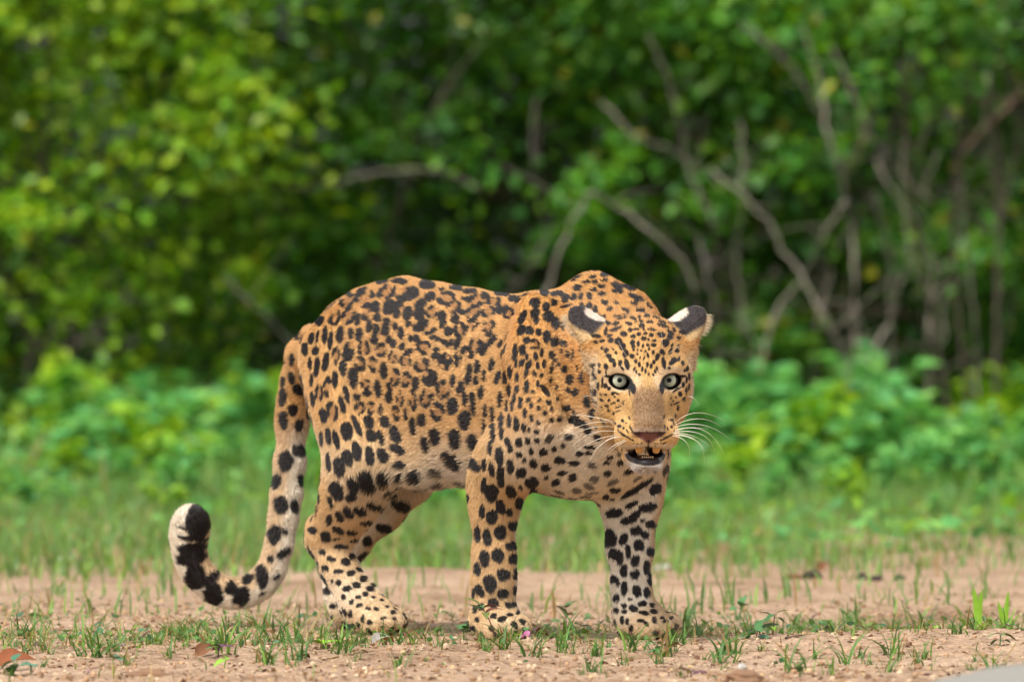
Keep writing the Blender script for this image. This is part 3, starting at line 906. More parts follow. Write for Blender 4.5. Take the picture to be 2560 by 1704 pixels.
# ------------------------------------------------------------------ finer mesh on the head
def split_quads(V, F, mask):
    """split the masked quads into four; neighbours with split edges become fans of triangles"""
    n = len(V)
    E = np.concatenate([F[mask][:, [i, (i + 1) % 4]] for i in range(4)])
    E.sort(axis=1)
    key = E[:, 0].astype(np.int64) * (n + 1) + E[:, 1]
    uk, inv = np.unique(key, return_index=True)
    ue = E[inv]
    midV = (V[ue[:, 0]] + V[ue[:, 1]]) / 2
    cenV = V[F[mask]].mean(1)
    V2 = np.concatenate([V, midV, cenV])
    def mid(a, b):
        lo, hi = np.minimum(a, b), np.maximum(a, b)
        k = lo.astype(np.int64) * (n + 1) + hi
        p = np.searchsorted(uk, k)
        p = np.clip(p, 0, len(uk) - 1)
        return np.where(uk[p] == k, n + p, -1)
    Fm = F[mask]
    cen = n + len(ue) + np.arange(len(Fm))
    m = [mid(Fm[:, i], Fm[:, (i + 1) % 4]) for i in range(4)]
    quads = [np.stack([Fm[:, i], m[i], cen, m[(i + 3) % 4]], 1) for i in range(4)]
    rest = F[~mask]
    mm = np.stack([mid(rest[:, i], rest[:, (i + 1) % 4]) for i in range(4)], 1)
    has = (mm >= 0).any(1)
    quads.append(rest[~has])
    tris = []
    for q, g in zip(rest[has], mm[has]):
        loop = []
        for i in range(4):
            loop.append(q[i])
            if g[i] >= 0:
                loop.append(g[i])
        # start the fan at a split point so that no triangle is flat
        st = next(i for i, v in enumerate(loop) if v >= n)
        loop = loop[st:] + loop[:st]
        tris += [(loop[0], loop[i], loop[i + 1]) for i in range(1, len(loop) - 1)]
    return V2, np.concatenate(quads), np.array(tris, np.int32).reshape(-1, 3)

hc = b2h(BV[BF].mean(1))
head_mask = (hc[:, 1] > -0.10) & (hc[:, 2] > -0.17)
BV, BQ, BT = split_quads(BV, BF, head_mask)
hv = b2h(BV)
hm = (hv[:, 1] > -0.11) & (hv[:, 2] > -0.18)
for _ in range(2):
    P = BV[hm]
    d0 = sdf(P)
    e = 0.0012
    g = np.stack([sdf(P + d) - sdf(P - d) for d in np.eye(3) * e], 1)
    g /= np.linalg.norm(g, axis=1, keepdims=True) + 1e-9
    BV[hm] = P - g * np.clip(d0, -0.002, 0.002)[:, None] * 0.9

hv = b2h(BV)
_hw = smooth01(hv[:, 1], -0.20, -0.12) * (np.linalg.norm(hv, axis=1) < 0.25)
BV = BV - tri_grad(fld, LO, GH, BV) * (0.0030 * (1 - _hw) + 0.0012 * _hw * (hv[:, 1] < -0.02))[:, None]
leopard = empty('leopard', (0, 0, 0))
tag(leopard, 'spotted orange leopard walking with lowered head and curled tail, mouth slightly open', 'leopard')
BW = b2w(BV)
body_me = mesh_np('leopard_body', BW, [BQ, BT])
BN = np.zeros(len(BW) * 3, np.float32)
body_me.vertices.foreach_get('normal', BN)
BN = BN.reshape(-1, 3).astype(float)

# ------------------------------------------------------------------ flow of the coat and regions
BONES = []   # name, a, b, radius  (hair runs from a to b)
def bone(n, a, b, r): BONES.append((n, np.asarray(a, float), np.asarray(b, float), r))
bone('trunk', (0.08, 0, .45), (-0.35, 0, .46), .11); bone('trunk', (-0.35, 0, .46), (-0.70, 0, .46), .10)
bone('trunk', (0.06, 0.06, .40), (-0.30, 0.06, .36), .06); bone('trunk', (0.06, -0.06, .40), (-0.30, -0.06, .36), .06)
bone('neck', h2b(np.array([0, -.10, .02])), (0.05, 0, .47), .08)
bone('neck', h2b(np.array([0, -.09, -.08])), (0.10, 0.02, .38), .06)
bone('head', h2b(np.array([0, .05, -.10])), h2b(np.array([0, -.05, .0])), .06)
bone('head', h2b(np.array([0, -.03, .02])), h2b(np.array([0, -.13, .05])), .07)
for t0, s0 in ((0.11, 0.02), (-0.09, 0.07)):
    bone('shoulder', (s0 - 0.02, t0 * 0.8, .56), (s0, t0, .38), .05)
bone('fore_r', (-0.06, .112, .34), (-0.098, .104, .16), .045); bone('fore_r', (-0.098, .104, .16), (-0.10, .102, .05), .038)
bone('fore_l', (0.055, -.095, .34), (0.045, -.098, .165), .045); bone('fore_l', (0.045, -.098, .165), (0.054, -.1, .05), .036)
bone('paw', (-0.11, .102, .03), (-0.06, .104, .02), .035); bone('paw', (0.05, -.102, .03), (0.10, -.104, .02), .037)
bone('thigh_r', (-0.56, .06, .50), (-0.47, .082, .36), .075); bone('thigh_l', (-0.58, -.07, .50), (-0.53, -.098, .33), .07)
bone('hind_r', (-0.455, .082, .31), (-0.55, .074, .19), .045); bone('hind_r', (-0.575, .072, .165), (-0.465, .08, .05), .03)
bone('hind_l', (-0.52, -.098, .29), (-0.69, -.092, .135), .04); bone('hind_l', (-0.712, -.092, .11), (-0.68, -.092, .035), .026)
bone('paw', (-0.440, .080, .03), (-0.39, .082, .02), .034); bone('paw', (-0.67, -.092, .03), (-0.63, -.092, .02), .03)
for i in range(1, len(TAILB) - 1):
    bone('tail', TAILB[i, :3], TAILB[i + 1, :3], TAILB[i, 3])
REG = ['trunk', 'neck', 'head', 'shoulder', 'fore_r', 'fore_l', 'paw', 'thigh_r', 'thigh_l', 'hind_r', 'hind_l', 'tail']

def regions(P):
    """P body coords -> flow direction (body), weights per region (n,12), tail arc 0..1"""
    n = len(P)
    W = np.zeros((n, len(REG)), np.float32)
    flow = np.zeros((n, 3), np.float32)
    tail_d = np.full(n, 9.0); tail_a = np.zeros(n)
    tl = np.concatenate([[0], np.cumsum(np.linalg.norm(np.diff(TAILB[:, :3], axis=0), axis=1))])
    ti = 1
    for nm, a, b, r in BONES:
        ba = b - a; L = np.linalg.norm(ba)
        pa = P - a
        h = np.clip((pa @ ba) / (L * L), 0, 1)
        d = np.linalg.norm(pa - h[:, None] * ba, axis=1)
        w = 1.0 / (np.maximum(d / r, 0.25) ** 7)
        W[:, REG.index(nm)] += w
        flow += (w[:, None] * (ba / L)).astype(np.float32)
        if nm == 'tail':
            m = d < tail_d
            tail_d[m] = d[m]
            tail_a[m] = (tl[ti] + h[m] * L) / tl[-1]
            ti += 1
    W /= W.sum(1, keepdims=True) + 1e-9
    return flow, W, tail_a

def tangent(flow, N):
    t = flow - N * (flow * N).sum(1, keepdims=True)
    return t / (np.linalg.norm(t, axis=1, keepdims=True) + 1e-9)

# ------------------------------------------------------------------ spots
from mathutils.bvhtree import BVHTree
bvh = BVHTree.FromPolygons([tuple(v) for v in BW], [tuple(map(int, q)) for q in BQ] + [tuple(map(int, q)) for q in BT])
EYEPOINT = np.array([0, -16.0, 0.75])
def on_coat(px, py):
    """the point of the coat that shows at this place of the photograph"""
    d = Vector(at(px, py, 0.0) - EYEPOINT).normalized()
    hit = bvh.ray_cast(Vector(EYEPOINT), d)
    return (None, None) if hit[0] is None else (np.array(hit[0]), np.array(hit[1]))

# markings of the face, read off the photograph in two enlargements: x, y, half length, half height, turn
FA = [(945,330,75,22,-10),(1100,340,55,20,5),(1205,320,25,28,0),(1310,305,48,22,0),(1455,330,60,16,12),(845,420,58,30,-25),(735,405,40,48,-30),(1030,415,50,28,10),
(1145,390,28,16,0),(1225,380,35,20,0),(1350,400,55,22,0),(1550,400,65,16,20),(1660,410,45,14,35),(845,500,95,24,-22),(690,530,28,65,15),(960,570,52,42,0),(1060,512,42,26,0),
(1155,505,45,24,0),(1225,450,45,35,0),(1380,505,65,24,5),(1260,505,20,20,0),(1550,455,90,26,18),(1520,585,62,36,15),(1665,555,65,28,25),(1720,510,40,20,50),(750,605,50,26,-25),
(1100,610,42,30,0),(1190,580,32,26,0),(1285,565,32,22,0),(1375,598,38,26,0),(1650,620,42,45,-20),(1780,640,25,30,0),(880,690,50,55,35),(775,675,40,38,0),(640,680,40,24,-15),
(1095,700,38,40,20),(1185,720,22,45,0),(1260,650,40,30,0),(1330,660,20,25,0),(1410,680,35,22,0),(1590,710,55,60,0),(1405,745,42,28,0),(1315,745,25,25,0),(1245,755,16,25,0),
(945,765,52,55,35),(695,820,35,40,30),(630,785,20,25,0),(800,815,18,16,0),(845,858,20,18,0),(1110,760,30,25,0),(1110,810,20,20,0),(1175,815,14,22,0),(1225,825,14,18,0),
(1330,805,16,25,0),(1285,840,16,25,0),(995,870,45,60,15),(1400,860,24,38,0),(1540,850,38,50,-10),(1670,830,25,50,30),(1765,830,28,36,0),(1690,740,18,25,0),(1775,750,22,22,0),
(1085,910,38,35,30),(1165,885,16,18,0),(735,905,35,32,-30),(780,970,45,38,35),(825,1040,25,40,0),(1465,925,30,55,15),(1330,900,18,40,-20),(1005,1030,34,80,-8),(905,1010,30,45,20),
(935,1090,18,40,-30),(1140,990,25,30,0),(1205,935,14,25,20),(1270,945,14,30,20),(1195,1035,25,35,0),(1115,1095,18,35,20),(1240,1095,18,40,0),(1320,1040,16,40,0),(1375,1060,25,35,0),
(1415,1000,24,35,0),(1565,1020,32,85,-12),(1650,1085,28,22,-20),(1720,970,45,45,0),(1680,1020,40,30,0),(1790,960,24,35,0),(1845,1020,22,36,0),(1290,1135,18,40,0),(1150,1145,18,28,0),
(1200,1185,22,25,0),(1350,1180,16,24,0),(1415,1190,14,20,0),(1440,1140,16,30,-15),(1465,1100,14,35,-20),(525,1060,38,40,0),(600,1035,25,28,0),(700,1060,32,45,0),(595,1140,26,28,0),
(685,1160,12,50,0),(520,1225,38,52,0),(640,1295,18,75,0),(580,1355,20,60,0),(485,1355,24,35,0),(690,1350,30,40,0),(540,1460,28,48,0),(740,1395,22,25,0),(460,1210,12,50,0),
(1915,1090,22,45,0),(1880,1120,16,25,0),(1905,1260,16,55,0),(1945,1215,14,45,0),(1860,1340,24,45,0),(1905,1430,16,60,0),(1815,1475,25,38,0),(1940,1360,14,50,0),(1765,1410,80,16,-30),
(550,610,75,26,5),(1840,545,52,36,0),(545,700,30,28,0),(1790,435,45,30,10)]
FB = [(320,150,28,55,0),(415,175,16,22,0),(480,175,25,20,0),(530,80,22,35,0),(590,150,28,28,0),(655,140,60,14,25),(685,262,28,26,0),(625,200,18,20,0),(415,260,42,26,35),(530,265,28,24,0),
(615,305,28,22,0),(765,280,25,10,-30),(575,330,18,14,0),(690,375,60,12,-25),(775,320,18,18,0),(510,360,32,26,0),(535,430,24,26,0),(620,480,26,22,0),(340,310,16,30,-40),(430,390,14,25,-40),
(700,440,45,10,-30),(755,600,26,26,0),(808,630,15,15,0),(770,725,22,24,0),(700,690,36,28,0),(880,540,16,30,0),(840,770,14,35,-25),(790,840,110,15,28),(900,905,70,10,22),(690,755,14,14,0),
(940,965,14,10,0),(1010,970,12,8,0),(1070,960,12,8,0),(975,1005,10,8,0),(1700,160,28,40,0),(1640,215,20,20,0),(1745,240,20,40,25),(1545,240,25,14,-35),(1585,280,20,25,0),(1640,320,60,14,-20),
(1665,390,18,45,0),(1805,120,12,60,0),(1770,270,12,35,0),(1545,345,20,20,0),(1615,520,14,40,0),(1570,585,26,24,0),(1515,590,14,16,0),(1605,650,16,40,0),(1555,700,20,22,0),(1500,735,14,28,0),
(1595,760,12,20,0),(1480,870,110,15,-28),(1400,905,40,10,-20),(1290,970,12,9,0),(1330,970,12,9,0),(1380,960,12,9,0),(1300,1005,10,8,0),(1440,965,40,12,-20),(905,730,14,60,-25),(1445,710,14,50,15),
(1440,530,10,35,0),(640,640,60,14,42),(878,130,12,60,0),(1405,130,12,60,0)]
# markings of the side, shoulder, neck, legs and tail: enlargement origin and scale, then x, y, half length, half height, turn, 1 = open ring
MARKS = [
(660, 660, 2.614, [
(890,115,48,18,5,0),(780,118,40,14,-12,0),(940,200,70,45,-20,1),(805,185,58,42,-25,1),(665,220,62,58,-40,1),(555,235,50,45,-45,1),(1070,140,55,25,5,0),(1165,165,20,12,0,0),(1195,225,60,40,0,1),
(1090,215,35,28,-20,0),(1260,160,45,16,5,0),(1400,235,70,38,-20,1),(1350,180,45,16,0,0),(1325,228,28,14,-10,0),(1505,245,45,25,0,1),(1560,200,50,14,5,0),(1650,230,45,18,0,0),(1560,295,45,30,-20,1),
(1245,280,45,38,-35,1),(1025,265,40,30,-40,0),(735,280,30,35,0,0),(820,280,34,48,25,0),(885,270,28,25,0,0),(870,320,25,35,0,0),(675,315,25,55,20,1),(615,365,20,40,10,0),(555,335,40,52,20,1),
(465,350,35,52,25,1),(425,270,40,20,-45,0),(370,370,22,35,30,0),(940,325,30,42,15,0),(1020,325,36,42,30,0),(1100,315,35,40,30,1),(1165,345,26,36,15,0),(1305,315,28,16,0,0),(1375,315,50,42,-40,1),
(1470,310,45,28,-25,1),(1605,320,40,26,-40,1),(745,350,25,28,10,0),(805,380,26,30,10,0),(860,410,20,26,0,0),(945,395,25,20,0,0),(690,405,20,42,10,0),(1030,400,52,32,-35,0),(1170,390,22,32,20,0),
(1255,360,26,32,30,0),(500,455,26,52,5,0),(435,500,17,56,5,0),(398,460,17,58,5,0),(350,475,10,42,10,0),(310,485,20,38,20,0),(270,555,18,42,0,0),(335,565,20,30,20,0),(570,455,19,35,5,0),(625,460,24,40,5,0),
(735,430,22,38,0,0),(795,435,26,38,10,0),(725,495,24,32,10,0),(900,455,20,36,0,0),(820,495,18,28,10,0),(960,485,16,22,0,0),(1000,490,25,22,30,0),(1065,450,18,13,0,0),(1105,440,32,16,-35,0),(1105,480,22,13,-20,0),
(1140,490,22,16,0,0),(1210,440,30,26,-45,0),(1285,430,38,46,35,1),(1360,400,50,36,-40,1),(1470,405,46,30,-35,1),(1475,455,26,18,-30,0),(1180,510,22,18,0,0),(1220,520,18,32,30,0),(1270,510,20,50,20,0),
(470,595,28,52,5,1),(405,635,24,58,5,0),(345,670,20,62,8,0),(555,570,38,58,5,1),(655,545,38,42,0,1),(520,680,24,52,0,0),(630,650,32,48,0,1),(715,655,28,48,0,1),(770,560,34,42,10,1),(850,520,20,28,0,0),
(905,540,18,26,20,0),(845,610,26,36,0,1),(950,575,36,17,-25,0),(1050,550,42,44,-10,1),(1130,560,22,15,0,0),(1130,610,34,28,0,1),(930,635,38,38,-10,1),(1035,660,45,42,0,1),(1190,640,38,52,20,1),(1270,620,24,46,10,1),
(1310,560,18,28,30,0),(1385,540,42,56,30,1),(1360,600,18,20,0,0),(1445,560,20,42,25,0),(1490,500,22,42,35,0),(1545,520,16,26,20,0),(300,645,13,38,0,0),(310,755,12,42,0,0),(360,835,25,50,0,1),(415,800,28,60,0,1),
(465,750,20,55,0,0),(585,745,28,60,0,0),(665,780,34,30,0,1),(675,842,28,22,0,0),(750,815,24,56,-5,0),(785,695,24,52,0,0),(820,840,24,64,0,1),(860,740,30,56,0,1),(935,755,30,52,5,1),(995,780,24,44,0,0),
(1090,745,44,54,10,1),(1170,820,44,60,0,1),(1235,765,18,42,5,0),(1290,820,26,50,5,1),(1340,720,22,66,5,0),(1385,760,18,28,0,0),(1395,675,22,42,10,0),(1440,730,13,35,0,0),(1490,660,18,42,10,0),(1530,740,18,45,15,0),
(320,880,15,46,-5,0),(540,850,17,56,-15,0),(510,915,20,55,-12,0),(610,865,24,24,0,0),(625,940,34,42,-5,1),(702,940,22,44,0,1),(766,950,14,38,0,0),(895,880,24,50,0,1),(870,975,24,50,-10,1),(980,890,26,62,0,1),
(1065,880,38,58,0,1),(1140,965,44,58,0,1),(1235,930,34,52,0,0),(1315,885,18,42,-5,0),(1365,880,18,46,-10,0),(1420,840,22,45,10,0),(1370,950,16,45,0,0),(385,985,26,46,-10,0),(445,960,34,62,-8,1),(605,1050,20,70,-25,0),
(540,1090,40,56,-10,0),(685,1030,32,40,-10,0),(790,1030,34,38,0,0),(930,980,13,40,0,0),(975,1060,19,56,-5,0),(1035,1020,29,42,0,0),(1315,1020,36,64,0,0),(375,1135,15,45,0,0),(420,1120,19,56,-5,0),(470,1145,20,60,-12,0),
(700,1120,34,42,-30,0),(765,1130,20,50,-20,0),(860,1110,34,56,-20,0),(605,1220,27,62,-10,0),(545,1265,37,52,-15,0),(490,1320,34,62,-15,0),(420,1290,17,60,-5,0),(690,1250,30,60,-12,0),(780,1250,34,48,-25,0),
(875,1210,50,30,20,0),(895,1310,40,25,5,0),(1060,1180,26,52,-20,0),(1120,1130,34,56,-15,0),(1250,1140,40,62,-15,0),(1370,1165,34,52,-10,0),(1245,1280,75,28,42,0),(1355,1290,72,30,42,0),(670,1410,50,72,-35,0),
(785,1390,40,45,-20,0),(480,1480,42,62,-20,0),(905,1385,28,24,0,0),(1000,1380,40,34,0,0),(1770,250,32,34,0,0),(1840,190,30,20,0,0),(1920,195,40,18,-10,0),(1975,225,25,28,10,0),(1845,280,25,30,15,0),
(1900,255,22,20,0,0),(1770,320,30,34,20,0),(1780,365,20,26,0,0),(1860,340,34,32,-30,0),(1910,380,30,38,-20,0),(1690,345,20,48,25,0),(1685,430,26,34,20,0),(1735,430,24,27,0,0),(1795,440,24,27,0,0),(1850,470,24,38,10,0),
(1715,500,22,21,0,0),(1770,520,31,33,0,1),(1905,505,32,30,0,0),(1640,570,17,50,5,0),(1690,560,24,32,0,0),(1715,600,15,20,0,0),(1775,600,15,26,0,0),(1815,575,13,28,0,0),(1880,590,18,24,0,0),(1650,640,12,33,0,0),
(1690,640,17,26,10,0),(1735,650,18,28,20,0),(1715,700,15,40,10,0),(1830,650,14,26,0,0),(1885,680,12,32,15,0),(1790,660,12,24,0,0),(1610,700,13,42,0,0),(1655,735,15,30,0,0),(1770,715,10,28,-15,0),(1815,725,12,17,0,0),
(1905,625,12,12,0,0),(1575,740,15,42,0,0),(1605,815,13,40,0,0),(1545,880,15,50,5,0),(1655,815,16,26,0,0),(1720,800,17,40,5,0),(1760,835,14,16,0,0),(1790,780,12,24,0,0),(1840,830,16,44,-35,0),(1875,760,12,19,0,0),
(1915,810,14,20,10,0),(1920,885,14,14,0,0),(1640,870,10,27,0,0),(1680,900,17,36,0,0),(1730,885,14,16,0,0),(1805,885,12,14,0,0),(1860,910,18,17,20,0),(1590,920,12,33,0,0),(1625,920,12,33,0,0),(1710,970,16,28,0,0),
(1750,920,14,19,0,0),(1800,940,12,16,0,0),(1840,975,14,16,0,0),(1880,950,12,16,0,0),(1495,980,15,50,0,0),(1450,960,12,42,0,0),(1555,1020,17,46,5,0),(1605,1015,13,46,0,0),(1650,1040,19,50,0,0),(1700,1060,18,28,0,0),
(1755,1000,14,26,-5,0),(1795,1035,12,16,0,0),(1735,1080,10,12,0,0),(1785,1090,18,16,0,0),(1885,1020,14,16,0,0),(1930,1020,14,16,0,0),(1500,1100,17,60,0,0),(1440,1065,12,50,0,0),(1555,1100,16,38,0,0),(1595,1155,20,30,0,0),
(1665,1160,22,31,0,0),(1725,1150,18,24,0,0),(1785,1150,18,18,0,0),(1610,1205,18,24,0,0),(1670,1245,22,22,0,0),(1540,1250,28,52,0,0),(1480,1200,13,46,0,0),(1745,1220,16,24,0,0),(1825,1225,30,26,-30,0),(1900,1205,16,20,0,0),
(1960,1185,16,14,0,0),(1760,1300,22,32,-10,0),(1840,1325,32,28,0,0),(1705,1275,14,16,0,0),(1610,1320,25,44,0,0),(1680,1360,30,32,0,0),(1550,1360,22,52,-10,0),(1490,1340,17,46,-10,0),(1440,1310,15,38,0,0),(1945,1280,35,22,0,0),
(2035,1300,35,14,-5,0),(1955,1360,30,14,0,0),(1910,1420,25,18,-10,0),(2020,1390,28,22,-15,0),(1850,1385,16,12,0,0),(1755,1420,42,35,0,0),
(185,625,18,42,0,0),(180,745,25,40,-10,0),(228,815,40,34,0,0),(125,870,26,56,10,0),(125,770,15,38,0,0),(190,955,32,38,0,0),(130,1020,32,56,-10,0),(230,1050,24,38,10,0),(285,980,14,33,0,0),(85,1120,19,60,0,0),(140,1280,44,66,-5,0),(225,1210,40,42,0,0)]),
(1150, 660, 4.612, [
(1220,395,45,48,10,0),(1320,385,34,44,25,0),(1400,380,27,40,25,0),(1500,375,32,42,0,0),(1365,275,50,32,-15,0),(1465,210,38,20,-10,0),(1535,150,40,18,-15,0),(1560,210,36,28,0,0),(1660,135,45,22,10,0),(1670,195,42,18,0,0),
(1555,300,35,28,0,0),(1645,260,48,25,0,0),(1645,350,45,25,-5,0),(1680,450,42,30,0,0),(1810,460,35,18,0,0),(1730,525,38,25,-20,0),(1500,490,38,34,-40,0),(1570,535,28,44,15,0),(1415,485,27,34,0,0),(1820,260,50,26,30,0),(1770,150,30,18,10,0),
(1100,890,52,50,0,0),(1185,915,19,38,10,0),(1225,920,16,34,0,0),(1180,1000,14,30,0,0),(1245,1040,20,48,0,0),(1305,1055,18,66,5,0),(1060,1045,37,48,0,0),(1110,1110,25,25,0,0),(1150,1160,20,28,20,0),(1060,1190,14,46,10,0),
(1220,1205,40,44,30,0),(1280,1330,38,58,15,0),(1350,1200,14,42,-10,0),(1415,1320,22,72,0,0),(1265,1455,32,32,0,0),(1340,1480,36,48,35,0),(1210,700,24,76,15,0)]),
(1350, 660, 2.704, [
(235,1055,42,32,-10,0),(300,1080,28,25,0,0),(335,1125,28,28,0,0),(205,1165,30,22,0,0),(395,1170,25,20,0,0),(405,1100,22,14,0,0),(180,980,42,20,-20,0),(130,1320,34,26,0,0),(240,1340,42,16,-5,0),(150,1410,30,16,-5,0),
(225,1445,30,24,-20,0),(110,1475,32,18,-15,0),(275,1275,24,20,0,0),(340,1235,40,14,0,0),(335,1275,22,16,0,0),(510,1520,36,18,0,0),(660,1510,120,20,-32,0),(780,1520,40,34,-30,0),
(530,155,42,22,25,0),(600,160,40,18,28,0),(530,190,38,12,5,0),(630,215,30,14,15,0),(670,240,34,18,20,0),(680,320,30,18,0,0),(640,270,24,14,10,0),(735,285,26,10,45,0)]),
(1440, 960, 6.534, [(865,1410,80,45,-20,0),(1365,1380,105,42,-35,0),(560,1185,55,30,0,0),(515,1270,50,30,0,0),(735,1260,50,60,0,0),(530,1440,60,45,0,0)]),
(1100, 1100, 2.596, [
(285,290,17,52,5,0),(335,340,42,54,0,0),(395,255,25,47,-5,0),(460,330,32,44,-10,0),(515,400,28,40,0,0),(395,430,32,46,-10,0),(450,465,22,25,0,0),(275,455,19,44,0,0),(335,495,35,44,0,0),(245,605,19,52,-5,0),(305,625,28,54,-5,0),
(395,595,38,45,0,0),(480,550,34,30,0,0),(460,680,32,28,-20,0),(515,650,12,36,0,0),(290,765,31,54,-5,0),(375,745,40,45,10,0),(475,765,30,32,0,0),(245,835,21,42,-5,0),(410,870,40,38,-15,0),(490,860,20,37,0,0),(325,930,38,54,-5,0),
(260,975,23,42,-25,0),(410,990,35,32,0,0),(485,970,14,29,0,0),(350,1055,34,31,30,0),(455,1065,32,22,-5,0),(270,1080,20,25,0,0),(220,985,10,33,0,0),(230,1090,14,24,0,0),(345,1140,22,18,0,0),(400,1160,30,17,-20,0),(240,1160,18,16,0,0),
(450,1130,22,12,0,0),(500,1110,10,22,0,0),(610,325,28,22,-10,0),(595,270,40,38,0,0),(525,305,14,14,0,0),(1140,318,35,18,0,0),(1085,360,20,20,0,0),(1120,382,18,10,0,0),(1245,415,45,17,-30,0),(1345,430,58,27,-10,0),(1135,470,54,30,-10,0),
(1205,520,35,21,-10,0),(1260,495,50,24,-40,0),(1365,540,30,25,0,0),(1315,515,14,14,0,0),(1105,635,44,58,0,0),(1195,640,27,40,15,0),(1275,585,38,31,-20,0),(1330,610,26,26,0,0),(1395,615,19,44,0,0),(1290,680,32,35,-10,0),(1140,735,38,34,0,0),
(1220,720,18,44,0,0),(1170,775,17,34,25,0),(1365,720,28,28,0,0),(1265,780,28,34,0,0),(1340,820,21,44,0,0),(1195,845,23,42,0,0),(1265,870,32,31,0,0),(1365,895,19,37,0,0),(1130,895,25,27,0,0),(1155,915,12,30,0,0),(1195,960,22,46,5,0),
(1275,975,27,38,-10,0),(1340,985,22,37,-5,0),(1145,1020,19,26,0,0),(1235,1028,14,12,0,0),(1195,1070,20,16,0,0),(1255,1090,28,21,10,0),(1310,1060,28,17,0,0),(1195,1108,22,13,0,0),(1320,1120,32,13,10,0),(1375,1070,18,14,0,0),(1385,1110,25,15,15,0),
(1145,1100,15,18,-30,0),(1180,1165,12,27,0,0),(1240,1220,14,22,10,0),(1300,1170,22,11,0,0),(1390,1165,14,20,0,0),(1440,1150,14,12,0,0),(1460,1175,22,10,0,0),(1340,1190,20,12,20,0),(1215,1175,14,20,0,0),(1500,1150,14,9,0,0)]),
(700, 1180, 3.564, [
(650,105,45,65,-30,0),(640,210,50,40,-25,0),(995,185,50,38,-20,0),(840,290,65,38,20,0),(610,355,36,58,-35,0),(715,340,60,40,20,0),(535,395,34,50,-20,0),(440,415,27,48,0,0),(450,265,20,54,-20,0),(775,445,55,21,-5,0),(520,515,55,26,25,0),
(640,535,50,23,0,0),(300,515,42,34,0,0),(410,570,38,45,-20,0),(505,592,40,9,0,0),(675,600,50,14,-10,0),(545,660,60,23,5,0),(375,705,36,25,10,0),(460,770,40,24,20,0),(585,795,40,31,0,0),(635,745,24,28,0,0),(405,850,30,27,10,0),(520,880,42,21,0,0),
(630,895,36,27,-10,0),(705,865,32,17,15,0),(735,950,32,27,10,0),(460,965,14,16,0,0),(520,985,28,23,-10,0),(680,1005,40,25,10,0),(595,1035,40,26,-10,0),(800,1040,36,23,15,0),(565,1110,20,24,0,0),(755,1085,24,21,0,0),(695,1110,28,15,-5,0),
(635,1155,26,25,-10,0),(705,1185,32,18,-30,0),(830,1115,20,12,0,0),(900,1135,18,13,0,0),(855,1215,22,17,0,0),(785,1215,24,14,0,0),(825,1000,18,23,-20,0),(950,1195,18,12,0,0),(1005,1245,24,17,0,0),(915,1300,28,15,-15,0),(905,1380,16,12,0,0),
(1015,1300,16,12,0,0),(925,495,70,38,10,0),(1050,485,50,28,-20,0),(1090,290,75,54,0,0),(1020,265,30,34,0,0),(780,610,42,44,0,0),(900,645,55,27,0,0),(720,790,32,32,0,0),(865,720,36,22,-30,0),(420,1050,34,34,10,0),(370,990,19,32,0,0),
(465,1190,32,23,0,0),(390,1140,10,33,0,0),(458,1290,18,24,0,0),(490,1370,16,27,0,0)]),
(400, 1100, 2.596, [
(760,265,30,50,15,0),(910,250,18,40,0,0),(785,415,45,54,-5,0),(870,420,24,47,-5,0),(745,610,40,64,10,0),(810,590,20,16,0,0),(800,730,50,26,-40,0),(720,765,20,28,-10,0),(665,880,38,74,0,0),(760,880,25,14,-30,0),(670,990,22,10,-10,0),
(530,1010,52,62,20,0),(575,900,45,26,-40,0),(465,965,40,44,10,0),(350,1000,62,68,-15,0),(335,900,58,34,-30,0),(230,890,62,82,-15,0),(205,770,92,48,-5,0),(205,705,90,34,-5,0),(250,520,78,118,8,0),(215,645,95,17,8,0),(190,590,90,10,20,0)]),
]
FACE = [(1400 + x / 6.03, 740 + y / 6.03, a / 6.03, b / 6.03, t) for x, y, a, b, t in FA] + \
       [(1440 + x / 6.534, 960 + y / 6.534, a / 6.534, b / 6.534, t) for x, y, a, b, t in FB]
KPX = 15.62 / 16 / 1400
face_seeds = []
for x, y, a, b, t in FACE:
    p, n = on_coat(x, y)
    if p is None:
        continue
    if w2h(p)[1] < -0.15:
        continue
    e1 = np.array([math.cos(rad(t)), 0, -math.sin(rad(t))])
    e2 = np.array([math.sin(rad(t)), 0, math.cos(rad(t))])
    face_seeds.append((p, e1, e2, a * KPX, b * KPX))

hand_seeds = []
for ox, oy, k, rows in MARKS:
    for x, y, a, b, t, ring in rows:
        p, n = on_coat(ox + x / k, oy + y / k)
        if p is None:
            continue
        kp = (16.0 + p[1]) / 16.0 / 1400.0 / k
        e1 = np.array([math.cos(rad(t)), 0, -math.sin(rad(t))])
        e2 = np.array([math.sin(rad(t)), 0, math.cos(rad(t))])
        g_ = 1.08 if (ox, oy) == (400, 1100) else 1.14 if ring else 1.12
        hand_seeds.append((p, e1, e2, a * kp * g_, b * kp * g_, ring, n))

